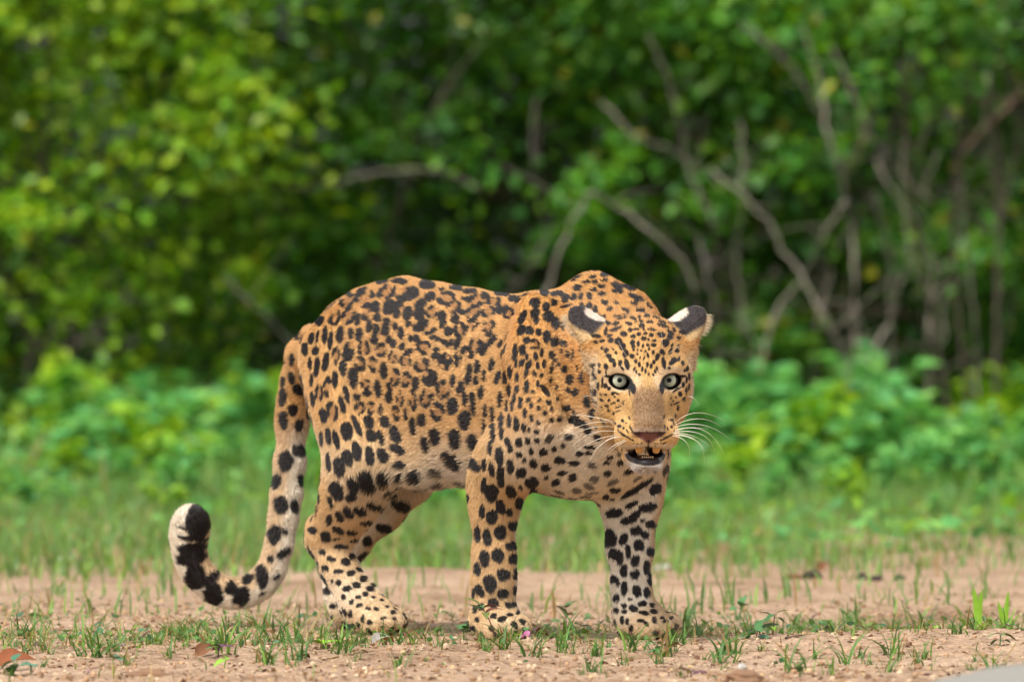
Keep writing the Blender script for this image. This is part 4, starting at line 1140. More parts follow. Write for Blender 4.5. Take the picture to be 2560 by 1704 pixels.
# body markings: scattered evenly over the whole skin, each region with its own spacing and size
flow_v, W_v, ta_v = regions(BV)
NB = w2b_dir(BN)
def spacing(P, W, hd):
    """spacing between markings and their half size"""
    s, t, z = P[:, 0], P[:, 1], P[:, 2]
    reg_sp = dict(trunk=.0335, neck=.0262, head=.020, shoulder=.0255, fore_r=.0335, fore_l=.0335, paw=.017, thigh_r=.0335, thigh_l=.0335, hind_r=.0290, hind_l=.032, tail=.040)
    sp = W @ np.array([reg_sp[r] for r in REG])
    fr = smooth01(s, -0.16, -0.06) * W[:, REG.index('trunk')]
    sp = sp * (1 - 0.22 * fr)
    low = smooth01(z, 0.12, 0.04) * (W[:, REG.index('hind_r')] + W[:, REG.index('hind_l')] + W[:, REG.index('fore_l')])
    sp = sp * (1 - 0.28 * low)
    spine = smooth01(np.abs(t), 0.05, 0.02) * smooth01(z, 0.56, 0.59) * smooth01(s, -0.12, -0.2)
    sp = sp * (1 + 0.12 * spine)
    return sp
sp_v = spacing(BV, W_v, None)
cand = np.random.default_rng(21).permutation(len(BV))[:90000]
cell = 0.045
buckets = {}
seeds = []
for p, e1, e2, a, b, ring, n in hand_seeds:
    pb = w2b(p)
    buckets.setdefault(tuple(int(v // cell) for v in pb), []).append((pb, 2.0 * (a + b) / max(0.35, abs(n[1])) ** 0.5))
for i in cand:
    p = BV[i]; r = sp_v[i]
    kx, ky, kz = int(p[0] // cell), int(p[1] // cell), int(p[2] // cell)
    ok = True
    for dx in (-1, 0, 1):
        for dy in (-1, 0, 1):
            for dz in (-1, 0, 1):
                for q, rq in buckets.get((kx + dx, ky + dy, kz + dz), ()):
                    m = 0.46 * (r + rq)
                    ex = p[0] - q[0]; ey = p[1] - q[1]; ez = p[2] - q[2]
                    if ex * ex + ey * ey + ez * ez < m * m:
                        ok = False; break
                if not ok: break
            if not ok: break
        if not ok: break
    if ok:
        buckets.setdefault((kx, ky, kz), []).append((p, r))
        seeds.append(i)
seeds = np.array(seeds)
SP, SN, SF = BV[seeds], NB[seeds], tangent(flow_v[seeds], NB[seeds])
SS, SW, STA = sp_v[seeds], W_v[seeds], ta_v[seeds]
sr = np.random.default_rng(5)
ns = len(seeds)
s_rand = sr.random((ns, 6))
WI = {r: i for i, r in enumerate(REG)}
limb = SW[:, [WI[r] for r in ('fore_r', 'fore_l', 'hind_r', 'hind_l', 'tail')]].sum(1)
trunkish = SW[:, WI['trunk']] + SW[:, WI['thigh_r']] + SW[:, WI['thigh_l']]
S_A = SS * (0.42 + 0.11 * s_rand[:, 0])          # along the coat
S_B = SS * (0.33 + 0.10 * s_rand[:, 1])
rosette = (s_rand[:, 2] < 0.70 * trunkish * smooth01(SP[:, 2], 0.36, 0.46) * smooth01(SP[:, 0], -0.06, -0.18)).astype(float)
S_A *= 1 + 0.18 * rosette; S_B *= 1 + 0.18 * rosette
S_ANG = (s_rand[:, 3] - 0.5) * 1.6
S_GAP = s_rand[:, 4] * 2 * math.pi
S_SOLID = s_rand[:, 5]
SBI = np.cross(SN, SF)
ca, sa = np.cos(S_ANG)[:, None], np.sin(S_ANG)[:, None]
S1, S2 = SF * ca + SBI * sa, -SF * sa + SBI * ca
skd = kdtree.KDTree(ns)
for i in range(ns):
    skd.insert(SP[i], i)
skd.balance()
print('coat markings', ns, 'face', len(face_seeds))

TMAX = TAILB[:, :3]
def coat(P, N, W, ta, seed=0):
    """linear colour of the coat at body points P with normals N"""
    n = len(P)
    Hh = b2h(P)
    Pw = b2w(P)
    Nw = b2w_dir(N)
    col = np.empty((n, 3))
    w = {r: W[:, i] for r, i in WI.items()}
    s, t, z = P[:, 0], P[:, 1], P[:, 2]
    back = np.array([0.515, 0.272, 0.088]); flank = np.array([0.555, 0.322, 0.124]); buff = np.array([0.600, 0.400, 0.200])
    white = np.array([0.780, 0.695, 0.560]); neckc = np.array([0.500, 0.232, 0.056])
    leg = w['fore_r'] + w['fore_l'] + w['hind_r'] + w['hind_l'] + w['paw']
    col[:] = flank
    def mix(c, f):
        nonlocal col
        f = np.clip(f, 0, 1)[:, None]
        col = col * (1 - f) + np.asarray(c) * f
    nz = fnoise(P, 9, 3, 2)
    mix(back, smooth01(z + (nz - .5) * .08, 0.50, 0.62) * (1 - w['head']))
    mix(neckc, (w['neck'] + 0.5 * w['shoulder'] + 0.35 * w['head']) * smooth01(z, 0.36, 0.50))
    mix(buff, leg * 0.6 + 0.7 * smooth01(z, 0.40, 0.28) * (1 - leg))
    mix(buff, 0.5 * w['hind_r'] * smooth01(z, .2, .1))
    mix(np.array([0.66, 0.53, 0.36]), 0.50 * w['paw'] + 0.32 * (w['hind_r'] + w['hind_l']) * smooth01(z, .24, .08) + 0.25 * w['fore_l'] + 0.15 * w['fore_r'] * smooth01(z, .2, .06))
    mix(np.array([0.66, 0.50, 0.31]), 0.6 * smooth01(z + (nz - .5) * .08, 0.40, 0.30) * (w['trunk'] + w['thigh_r'] + w['thigh_l']))
    # pale underside, inner legs, throat, chest
    nv = (nz - .5) * 0.5
    under = smooth01(-N[:, 2] + nv * 0.6, 0.10, 0.75) * smooth01(z, 0.44, 0.34) * (1 - leg) * (1 - w['head'])
    inner_f = smooth01(-np.sign(t) * N[:, 1] + 0.35 * N[:, 0] * w['fore_l'] + nv * 0.5, -0.15, 0.45)
    mix(white, under * 0.62)
    mix(white, (w['fore_l'] + w['hind_l'] * 0.75) * inner_f)
    mix(white, (w['fore_r'] + w['hind_r']) * smooth01(-np.sign(t) * N[:, 1] + nv * .5, 0.25, 0.75))
    mix(white, 0.55 * w['hind_r'] * smooth01(z, .13, .05))
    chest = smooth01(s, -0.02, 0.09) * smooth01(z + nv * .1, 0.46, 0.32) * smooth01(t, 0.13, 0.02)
    mix(np.array([0.72, 0.555, 0.36]), 0.75 * chest * (1 - leg))  # buff chest fur, warmed further to stand in for light bounced off the ground
    throat = smooth01(Hh[:, 2] + nv * .08, -0.045, -0.125) * smooth01(Hh[:, 1], -0.30, -0.17) * (1 - w['fore_l'])
    mix(white, 0.72 * throat * (1 - w['head'] * 0.3))
    # tail underside
    tt = np.gradient(TAILB[:, :3], axis=0); tw = b2w_dir(tt); tw /= np.linalg.norm(tw, axis=1, keepdims=True)
    tlen = np.concatenate([[0], np.cumsum(np.linalg.norm(np.diff(TAILB[:, :3], axis=0), axis=1))]); tlen /= tlen[-1]
    ux = np.interp(ta, tlen, -tw[:, 2]); uz = np.interp(ta, tlen, tw[:, 0])
    ud = Nw[:, 0] * ux + Nw[:, 2] * uz
    mix(white, w['tail'] * (0.25 + 0.75 * smooth01(ud + nv * .4, -0.35, 0.45)) * smooth01(ta, 0.02, 0.15))
    # ---- face base
    hr, hf, hu = Hh[:, 0], Hh[:, 1], Hh[:, 2]
    head = smooth01(hf, -0.14, -0.10) * (hu > -0.20) * (np.abs(hr) < 0.14)
    mix(np.array([0.56, 0.335, 0.125]), head * smooth01(hu, 0.09, 0.02))
    bridge = smooth01(np.abs(hr), 0.034, 0.022) * smooth01(hu, 0.004, -0.022) * smooth01(hf, -0.02, 0.01) * (hu > -0.098)
    mix(np.array([0.27, 0.160, 0.078]) , head * bridge)
    grey = smooth01(np.abs(hr + .001), 0.024, 0.012) * smooth01(hu, -0.020, -0.055) * fnoise(P, 60, 3, 9)
    mix(np.array([0.20, 0.125, 0.075]), head * 0.75 * grey * (hf > 0.02))
    mix(np.array([0.62, 0.55, 0.47]), head * smooth01(np.abs(hr), 0.034, 0.026) * smooth01(hu, -0.079, -0.084) * smooth01(hu, -0.0905, -0.0875) * (hf > 0.045) * 0.2)
    mix(np.array([0.66, 0.52, 0.35]), 0.7 * smooth01(np.abs(hr), 0.072, 0.084) * (hf > -0.105) * (hf < -0.02) * smooth01(hu, 0.06, 0.03) * smooth01(hu, -0.10, -0.06) * (np.abs(hr) < 0.12))
    for sd, e in zip((-1, 1), EYE):       # pale skin round the eyes
        q = np.hypot((hr - e[0]) / 0.034, (hu - e[2] - 0.002) / 0.024)
        mix(np.array([0.62, 0.47, 0.31]), head * 0.6 * smooth01(q, 1.15, 0.8) * (hf > -0.06))
    lip = smooth01(hu, -0.106, -0.114) * (hf > 0.0) * head
    mix(np.array([0.64, 0.52, 0.36]), 0.8 * lip)
    mix(np.array([0.66, 0.60, 0.53]), head * smooth01(hu, -0.138, -0.147))
    chin = smooth01(np.hypot(hr / 0.022, (hu + 0.1545) / 0.007), 1.1, 0.6) * fnoise(P, 160, 2, 4) * 1.2
    mix(np.array([0.16, 0.11, 0.08]), head * chin * (hf > 0.02))
    # ear backs: dark with a pale bar; orange rim on the opening's side
    for sd, (c, ax) in zip((-1, 1), EARS):
        q = (Hh - c) @ ax.T
        onear = smooth01(q[:, 0], -0.030, -0.018) * (np.abs(q[:, 1]) < 0.036) * (np.abs(q[:, 2]) < 0.03) * (np.abs(q[:, 0]) < 0.06)
        Nh = Nw @ HM.T
        back_face = smooth01(Nh @ ax[2], 0.0, 0.25)
        mix(np.array([0.58, 0.40, 0.20]), onear)
        up = ax[1] * np.sign(ax[1][2])
        v = (Hh - c) @ up
        mix(np.array([0.030, 0.024, 0.024]), onear * back_face * smooth01(v + (nz - .5) * .01, -0.029, -0.021))
        bar = smooth01(np.hypot((q[:, 0] + 0.001) / 0.022, (v - 0.020) / 0.0155) + (fnoise(P, 120, 2, 12) - .5) * 0.5, 1.15, 0.75)
        mix(np.array([0.60, 0.50, 0.40]), onear * back_face * bar)
    # fine variation
    v = fnoise(P, 45, 2, 11)
    col *= (0.86 + 0.28 * v)[:, None]
    # ---- markings
    ear_zone = (hf < -0.045) & (np.abs(hr) > 0.062) & (hu > 0.060) & (hf > -0.15)
    face_zone = (hf > -0.12) & (hu > np.where(hf > -0.03, -0.158, -0.118)) & (hu < 0.16) & (np.abs(hr) < 0.11) & ((Nw @ HF > 0.12) | (hf > -0.01))
    dark = np.zeros(n); inner = np.zeros(n)
    wob = np.stack([fnoise(P, 70, 2, 31), fnoise(P, 70, 2, 47)], 1) - 0.5
    ang_n = fnoise(P, 120, 1, 77)
    body_idx = np.where(~face_zone)[0]
    near = np.array([[x[1] for x in skd.find_n(P[i], 3)] for i in body_idx]) if len(body_idx) else np.zeros((0, 3), int)
    best = np.full(len(body_idx), 9.0); ros = np.zeros(len(body_idx)); theta = np.zeros(len(body_idx)); gi = np.zeros(len(body_idx), int)
    for j in range(3):
        k = near[:, j]
        d = P[body_idx] - SP[k]
        u = (d * S1[k]).sum(1) + wob[body_idx, 0] * 0.013
        v_ = (d * S2[k]).sum(1) + wob[body_idx, 1] * 0.013
        q = ((np.abs(u) / S_A[k]) ** 2.4 + (np.abs(v_) / S_B[k]) ** 2.4) ** (1 / 2.4)
        q = np.maximum(q, np.linalg.norm(d, axis=1) / (1.45 * S_A[k]))
        m = q < best
        best[m] = q[m]; ros[m] = rosette[k[m]]; theta[m] = np.arctan2(v_[m], u[m]) - S_GAP[k[m]]; gi[m] = k[m]
    dk = smooth01(best, 1.0, 0.86)
    ring_in = smooth01(best, 0.50, 0.30)
    gap = smooth01(np.cos(theta) + 0.35 * np.cos(2 * theta + S_SOLID[gi] * 6) + (ang_n[body_idx] - .5), 0.75, 1.05)
    body_dark = np.where(ros > 0.5, dk * (1 - ring_in * (0.35 + 0.65 * S_SOLID[gi])) * (1 - 0.85 * gap * smooth01(best, 0.15, 0.4)), dk)
    dark[body_idx] = body_dark
    inner[body_idx] = np.where(ros > 0.5, dk * np.maximum(ring_in, gap), 0)
    # paler, sparser marks under the belly and on the chest front
    fade = np.clip(under * 0.15 + chest * 0.1, 0, .4)
    dark *= 1 - fade
    # the markings read off the photograph
    order = np.argsort(Pw[:, 0]); xs = Pw[order, 0]
    for p, e1, e2, a, b, ring, nn in hand_seeds:
        R = max(a, b) * 1.25 + 0.004
        m = order[np.searchsorted(xs, p[0] - R):np.searchsorted(xs, p[0] + R)]
        if not len(m):
            continue
        dm = Pw[m] - p
        ok = (np.abs(dm[:, 2]) < R) & (np.abs(dm[:, 1]) < 0.045 + R) & ~face_zone[m]
        m = m[ok]; dm = dm[ok]
        if not len(m):
            continue
        # foreshortening: the mark lies in its own tangent plane
        wb = wob[m] * min(0.008, 0.6 * min(a, b))
        u = dm @ e1 + wb[:, 0]; v_ = dm @ e2 + wb[:, 1]
        q = ((np.abs(u) / a) ** 2.3 + (np.abs(v_) / b) ** 2.3) ** (1 / 2.3)
        side_ok = smooth01((Nw[m] * nn).sum(1), 0.0, 0.35)
        f = smooth01(q, 1.06, 0.92) * side_ok
        if ring:
            th = np.arctan2(v_ / b, u / a) - (p[0] * 977.0 % 6.283)
            h1, h2, h3 = (p[0] * 7919.0) % 1.0, (p[2] * 6131.0) % 1.0, (p[0] * 3571.0 + p[2] * 2311.0) % 1.0
            core = smooth01(q + (ang_n[m] - .5) * 0.25, 0.56, 0.36)
            lob = np.cos(th * (2 if h1 < 0.6 else 3) + h2 * 6.28) + 0.7 * (ang_n[m] - .5)
            gp = smooth01(lob, 0.62, 0.86) * smooth01(q, 0.25, 0.5)
            if h1 > 0.3:
                gp = np.maximum(gp * (0.35 + 0.65 * h3), smooth01(np.cos(th - h2 * 6.28), 0.80, 0.95) * smooth01(q, 0.25, 0.5))
            inner[m] = np.maximum(inner[m], f * np.maximum(core, 0.6 * gp))
            open_ = 0.25 if h3 < 0.18 else 0.70
            f = smooth01(f * (1 - open_ * core) * (1 - 0.85 * gp), 0.22, 0.66)
        dark[m] = np.maximum(dark[m], f)
    dark *= ~ear_zone
    for p, e1, e2, a, b in face_seeds:
        d = Pw - p
        m = np.where((np.abs(d).max(1) < max(a, b) * 1.6 + 0.004) & face_zone)[0]
        if not len(m):
            continue
        dm = d[m]
        wb = wob[m] * 0.0040
        q = np.sqrt(((dm @ e1 + wb[:, 0]) / a) ** 2 + ((dm @ e2 + wb[:, 1]) / b) ** 2)
        f = smooth01(q, 1.30, 0.95) * (np.abs(dm[:, 1]) < 0.045)
        dark[m] = np.maximum(dark[m], f)
    col = col * (1 - 0.55 * inner[:, None]) + np.array([0.30, 0.125, 0.040]) * 0.55 * inner[:, None]
    blk = np.array([0.0135, 0.0105, 0.0100])
    col = col * (1 - dark[:, None]) + blk * dark[:, None]
    # black eye rims, nose pad, lips, mouth lining
    bare = np.zeros(n)
    for sd, e in zip((-1, 1), EYE):
        d3 = np.linalg.norm(Hh - (e + np.array([0, 0.010, 0])), axis=1)
        ca_, sa_ = math.cos(rad(16) * sd), math.sin(rad(16) * sd)
        x = (hr - e[0]) * ca_ + (hu - e[2]) * sa_; y = -(hr - e[0]) * sa_ + (hu - e[2]) * ca_
        q = np.hypot(x / 0.0208, (y + 0.0022) / 0.0148)
        f = smooth01(q, 1.06, 0.94) * (hf > -0.05)
        # tear line running to the inner corner, short line to the outer one
        x2, y2 = hr - (e[0] - sd * 0.0185), hu - (e[2] - 0.0135)
        f = np.maximum(f, smooth01(np.hypot(x2 / 0.0052, y2 / 0.0105), 1.1, 0.8) * (hf > -0.05))
        x3, y3 = hr - (e[0] + sd * 0.0215), hu - (e[2] + 0.007)
        f = np.maximum(f, smooth01(np.hypot(x3 / 0.007, y3 / 0.0028), 1.1, 0.8) * (hf > -0.06))
        col = col * (1 - f[:, None]) + np.array([0.012, 0.011, 0.012]) * f[:, None]
        bare = np.maximum(bare, smooth01(q, 1.0, 0.9) * (hf > -0.05))
    nosehalf = np.interp(hu, [-0.1075, -0.104, -0.096, -0.089, -0.087], [0.003, 0.009, 0.0215, 0.0315, 0.027])
    pad = smooth01(np.abs(hr) / nosehalf, 1.05, 0.92) * (hu < -0.0872) * (hu > -0.1075) * (hf > 0.045)
    padc = np.array([0.165, 0.062, 0.048])[None] * (1 - 0.75 * smooth01(np.abs(hr), 0.010, 0.022)[:, None]) * (0.45 + 0.55 * smooth01(hu, -0.089, -0.094))[:, None]
    col = col * (1 - pad[:, None]) + padc * pad[:, None]
    bare = np.maximum(bare, pad)
    phil = smooth01(np.abs(hr), 0.0022, 0.0010) * (hu < -0.102) * (hu > -0.117) * (hf > 0.045)
    col = col * (1 - phil[:, None]) + np.array([0.03, 0.018, 0.015]) * phil[:, None]
    cut = np.sqrt((hr / 0.0335) ** 2 + ((hu + 0.1265) / 0.0112) ** 2 + ((hf - 0.03) / 0.054) ** 2)
    cut2 = np.sqrt((hr / 0.028) ** 2 + ((hu + 0.1245) / 0.014) ** 2 + ((hf - 0.004) / 0.044) ** 2)
    inside = np.maximum(smooth01(cut, 1.10, 1.0), smooth01(cut2, 1.12, 1.02))
    lowlip = smooth01(np.sqrt((hr / 0.0365) ** 2 + ((hu + 0.1290) / 0.0190) ** 2), 1.02, 0.94) * (hu < -0.1265) * (hf > -0.02)
    m = np.maximum(inside, lowlip)
    col = col * (1 - m[:, None]) + np.array([0.020, 0.014, 0.014]) * m[:, None]
    bare = np.maximum(bare, m)
    return np.clip(col, 0, 1), dark, np.clip(bare, 0, 1)

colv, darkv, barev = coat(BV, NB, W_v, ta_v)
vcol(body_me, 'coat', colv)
a_ = body_me.attributes.new('bare', 'FLOAT', 'POINT')
a_.data.foreach_set('value', barev.astype(np.float32))

mskin, nt, bs = new_mat('leopard_coat')
an = nt.nodes.new('ShaderNodeAttribute'); an.attribute_name = 'coat'
nt.links.new(an.outputs['Color'], bs.inputs['Base Color'])
ab = nt.nodes.new('ShaderNodeAttribute'); ab.attribute_name = 'bare'
mr = nt.nodes.new('ShaderNodeMapRange')
mr.inputs['To Min'].default_value = 0.75; mr.inputs['To Max'].default_value = 0.30
nt.links.new(ab.outputs['Fac'], mr.inputs['Value'])
nt.links.new(mr.outputs[0], bs.inputs['Roughness'])
bs.inputs['Specular IOR Level'].default_value = 0.3
body = obj('body', body_me, mskin, leopard)

# ------------------------------------------------------------------ fur
def sample_surface(V, quads, tris, count, r):
    T = np.concatenate([quads[:, [0, 1, 2]], quads[:, [0, 2, 3]], tris])
    a, b, c = V[T[:, 0]], V[T[:, 1]], V[T[:, 2]]
    ar = np.linalg.norm(np.cross(b - a, c - a), axis=1) / 2
    cum = np.cumsum(ar)
    k = np.searchsorted(cum, r.random(count) * cum[-1])
    k = np.minimum(k, len(T) - 1)
    u, v = r.random(count), r.random(count)
    f = u + v > 1
    u[f], v[f] = 1 - u[f], 1 - v[f]
    return T[k], np.stack([1 - u - v, u, v], 1), cum[-1]

def make_fur(name, mat, P, D0, D1, L, col, r0, parent):
    """P roots (world), D0 root direction, D1 lie direction, L length"""
    n = len(P); K = 4
    ts = np.linspace(0, 1, K)
    pts = np.empty((n, K, 3), np.float32)
    for i, q in enumerate(ts):
        pts[:, i] = P + L[:, None] * (D0 * (q - 0.5 * q * q) + D1 * (0.5 * q * q))
    cu = bpy.data.hair_curves.new(name)
    cu.add_curves([K] * n)
    cu.attributes['position'].data.foreach_set('vector', pts.ravel())
    ra = cu.attributes.get('radius') or cu.attributes.new('radius', 'FLOAT', 'POINT')
    rr = (r0[:, None] * np.array([1.0, 0.9, 0.65, 0.15])[None]).astype(np.float32)
    ra.data.foreach_set('value', rr.ravel())
    ca = cu.attributes.new('coat', 'FLOAT_COLOR', 'CURVE')
    cc = np.ones((n, 4), np.float32); cc[:, :3] = col
    ca.data.foreach_set('color', cc.ravel())
    o = bpy.data.objects.new(name, cu)
    C.objects.link(o)
    cu.materials.append(mat)
    o.parent = parent
    return o

mfur, nt, bs = new_mat('leopard_fur')
an = nt.nodes.new('ShaderNodeAttribute'); an.attribute_name = 'coat'
nt.links.new(an.outputs['Color'], bs.inputs['Base Color'])
bs.inputs['Roughness'].default_value = 0.42
bs.inputs['Specular IOR Level'].default_value = 0.5

fr = np.random.default_rng(99)
T3, bary, area = sample_surface(BW, BQ, BT, FUR_N, fr)
def bl(A): return (A[T3] * bary[:, :, None]).sum(1)
FP = bl(BV); FN = bl(NB); FN /= np.linalg.norm(FN, axis=1, keepdims=True) + 1e-9
FW = bl(W_v); FTA = (ta_v[T3] * bary).sum(1); FFL = tangent(bl(flow_v), FN)
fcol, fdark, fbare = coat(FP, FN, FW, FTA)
w = {r: FW[:, i] for r, i in WI.items()}
Hh = b2h(FP)
LEN = FW @ np.array([{'trunk': .0056, 'neck': .0070, 'head': .0042, 'shoulder': .0056, 'fore_r': .0055, 'fore_l': .0055, 'paw': .0045, 'thigh_r': .0056, 'thigh_l': .0056, 'hind_r': .0055, 'hind_l': .0055, 'tail': .0072}[r] for r in REG])
bellyf = smooth01(-FN[:, 2], 0.1, 0.8) * smooth01(FP[:, 2], .40, .31) * (w['trunk'] + w['neck'] + w['thigh_r'] + w['thigh_l'])
LEN = LEN * (1 + 2.0 * bellyf * smooth01(FP[:, 0], -0.05, -0.18))
hr, hf, hu = Hh.T
LEN = np.where((hf > 0.0) & (hu > -0.12), np.minimum(LEN, 0.0036), LEN)
eyed = np.minimum(np.linalg.norm(Hh - EYE[0], axis=1), np.linalg.norm(Hh - EYE[1], axis=1))
LEN *= np.clip((eyed - 0.020) / 0.02, 0.22, 1)
chinf = smooth01(hu, -0.145, -0.155) * (hf > -0.03) * (np.abs(hr) < 0.05)
LEN = LEN * (1 + 0.9 * chinf)
ruff = 1.2 * smooth01(np.abs(hr), 0.078, 0.088) * (hf > -0.12) * (hu < 0.05)
LEN = LEN * (1 + 0.4 * ruff)
for c_, ax_ in EARS:
    q = np.linalg.norm((Hh - c_) / 0.05, axis=1)
    LEN = np.where(q < 0.9, np.minimum(LEN, 0.0035), LEN)
LEN *= 0.7 + 0.6 * fr.random(len(LEN))
keep = (fbare < 0.35) & (LEN > 0.0008) & (FP[:, 2] > 0.004)
FFLr = FFL + fr.normal(0, 0.09, FFL.shape) + (np.stack([fnoise(FP, 18, 2, k) for k in (61, 62, 63)], 1) - .5) * 0.25
lift = 0.16 + 0.25 * bellyf[:, None] + 0.22 * w['tail'][:, None]
D0 = FN * (0.75 + 0.2 * w['tail'][:, None]) + FFLr * 0.75
D0 /= np.linalg.norm(D0, axis=1, keepdims=True)
D1 = FFLr + FN * lift
D1 /= np.linalg.norm(D1, axis=1, keepdims=True)
fcol = np.clip(fcol * (0.80 + 0.40 * fr.random(len(fcol)))[:, None], 0, 1)
R0 = np.full(len(FP), 0.00042) * (0.8 + 0.4 * fr.random(len(FP)))
R0 *= np.where(w['head'] > 0.5, 0.75, 1.0)
fur = make_fur('fur', mfur, b2w(FP)[keep], b2w_dir(D0)[keep], b2w_dir(D1)[keep], LEN[keep], fcol[keep], R0[keep], leopard)
tag(fur, kind='stuff')
# ------------------------------------------------------------------ eyes, teeth, tongue, whiskers, ear fringes
def eye_mesh():
    nr, nsg = 44, 64
    V, F, col = [], [], []
    er = np.random.default_rng(4)
    streak = er.random(nsg)
    th = np.concatenate([[0.0], np.linspace(0.03, 1.15, 34), np.linspace(1.25, 1.75, 9)])
    for i, a in enumerate(th):
        bulge = 1.0 + 0.06 * max(0.0, 1 - (a / 0.8) ** 2)
        for j in range(nsg):
            p = 2 * math.pi * j / nsg
            V.append((ER * bulge * math.sin(a) * math.cos(p), ER * bulge * math.cos(a), ER * bulge * math.sin(a) * math.sin(p)))
            if a < 0.205: c = (0.004, 0.005, 0.007)
            elif a < 0.70:
                k = (a - 0.205) / 0.495
                b = 0.72 + 0.36 * k + 0.20 * (streak[j] - .5)
                c = tuple(np.array((0.50, 0.53, 0.40)) * b * (1.0 if a < 0.62 else 0.65))
                if a < 0.25: c = tuple(np.array(c) * 0.75)
            elif a < 0.76: c = (0.07, 0.075, 0.06)
            else: c = (0.010, 0.009, 0.009)
            col.append(c)
    for i in range(len(th) - 1):
        for j in range(nsg):
            k = (j + 1) % nsg
            F.append((i * nsg + j, i * nsg + k, (i + 1) * nsg + k, (i + 1) * nsg + j))
    me = mesh_np('eye', np.array(V), np.array(F)[:, ::-1])
    vcol(me, 'iris', np.array(col))
    return me
meye = attr_mat('eye_wet', 'iris', rough=0.04, spec=0.12)
eme = eye_mesh()
for sd, e in zip((-1, 1), EYE):
    o = obj('eye', eme, meye, leopard)
    wpos = h2w(e)
    look = Vector(EYEPOINT - wpos).normalized()
    o.location = wpos
    o.rotation_euler = look.to_track_quat('Y', 'Z').to_euler()

def lathe(profile, n=14):
    V, F = [], []
    for r, z in profile:
        for j in range(n):
            a = 2 * math.pi * j / n
            V.append((r * math.cos(a), r * math.sin(a), z))
    for i in range(len(profile) - 1):
        for j in range(n):
            k = (j + 1) % n
            F.append((i * n + j, i * n + k, (i + 1) * n + k, (i + 1) * n + j))
    return np.array(V), np.array(F)
mtooth = plain_mat('stained_tooth', (0.54, 0.27, 0.075), 0.35, 0.4, 0.2, 120)
mtooth2 = plain_mat('incisor_tooth', (0.50, 0.36, 0.19), 0.35, 0.4, 0.15, 200)
V_, F_ = lathe([(0.0, -0.0078), (0.0042, -0.0074), (0.0055, -0.0056), (0.0070, -0.001), (0.0080, 0.006), (0.0080, 0.016)])
cme = mesh_np('canine_tooth', V_, F_)
for sd in (-1, 1):
    o = obj('canine_tooth', cme, mtooth, leopard)
    o.location = h2w(np.array([sd * 0.0150, 0.043, -0.1182]))
    o.rotation_euler = (rad(8), rad(6 * sd), rad(5))
V_, F_ = lathe([(0.0, 0.0042), (0.0012, 0.0040), (0.0015, 0.002), (0.0016, -0.006)], 8)
ime = mesh_np('incisor_tooth', V_, F_)
for i in range(6):
    x = (i - 2.5) * 0.0036
    o = obj('incisor_tooth', ime, mtooth2, leopard)
    o.location = h2w(np.array([x, 0.0405 - 12 * x * x, -0.1350]))
# tongue: a low ridge on the mouth's floor
nu, nv = 18, 10
V_ = []
for i in range(nu):
    u = i / (nu - 1)
    wdt = 0.018 * math.sqrt(max(0.02, 1 - (2 * max(u, 0.5) - 1) ** 2)) if u > 0.5 else 0.018
    for j in range(nv):
        a = math.pi * j / (nv - 1)
        V_.append(h2w(np.array([-wdt * math.cos(a), -0.035 + 0.066 * u, -0.1365 + 0.0062 * math.sin(a) * (1 if u < .9 else .6)])))
F_ = [(i * nv + j, i * nv + j + 1, (i + 1) * nv + j + 1, (i + 1) * nv + j) for i in range(nu - 1) for j in range(nv - 1)]
obj('tongue', mesh_np('tongue', np.array(V_), np.array(F_)), plain_mat('tongue_flesh', (0.16, 0.05, 0.045), 0.35, 0.5, 0.2, 200, 0.2), leopard)

# whiskers: each a thin tapering hair rooted in the muzzle
def hair_mesh(name, pts, r0, r1=0.0001, n=5):
    pts = np.asarray(pts, float)
    t = np.gradient(pts, axis=0); t /= np.linalg.norm(t, axis=1, keepdims=True)
    ref = np.array([0, 1.0, 0.1])
    u = np.cross(t, ref); u /= np.linalg.norm(u, axis=1, keepdims=True)
    v = np.cross(t, u)
    rr = r0 + (r1 - r0) * np.linspace(0, 1, len(pts)) ** 1.3
    V = [pts[i] + rr[i] * (math.cos(2 * math.pi * j / n) * u[i] + math.sin(2 * math.pi * j / n) * v[i]) for i in range(len(pts)) for j in range(n)]
    F = [(i * n + j, i * n + (j + 1) % n, (i + 1) * n + (j + 1) % n, (i + 1) * n + j) for i in range(len(pts) - 1) for j in range(n)]
    return mesh_np(name, np.array(V), np.array(F))
mwh = plain_mat('whisker_hair', (0.88, 0.80, 0.64), 0.35, 0.4)
WH = [((500,1072),(400,1040),(235,1008)),((505,1085),(420,1046),(200,1015)),((505,1088),(360,1070),(140,1150)),((505,1110),(330,1110),(90,1205)),((512,1130),(330,1150),(190,1270)),
      ((525,1155),(330,1210),(170,1345)),((545,1170),(400,1230),(300,1415)),((552,1172),(430,1206),(312,1385)),((575,1190),(480,1240),(435,1310)),((590,1195),(510,1235),(470,1290)),
      ((355,893),(310,893),(260,920)),((915,1075),(1060,1005),(1250,1060)),((920,1085),(1080,1045),(1225,1100)),((915,1100),(1110,1090),(1300,1195)),((910,1118),(1020,1105),(1140,1115)),
      ((910,1132),(1090,1150),(1180,1260)),((910,1128),(1110,1125),(1245,1295)),((905,1150),(1050,1190),(1120,1280)),((900,1160),(990,1205),(1012,1315)),((905,1152),(1065,1200),(1110,1355)),((895,1140),(1030,1160),(1150,1230)),
      ((1005,895),(1045,910),(1070,965)),((600,640),(560,580),(528,515)),((832,580),(826,520),(820,465)),((868,610),(915,570),(968,545))]
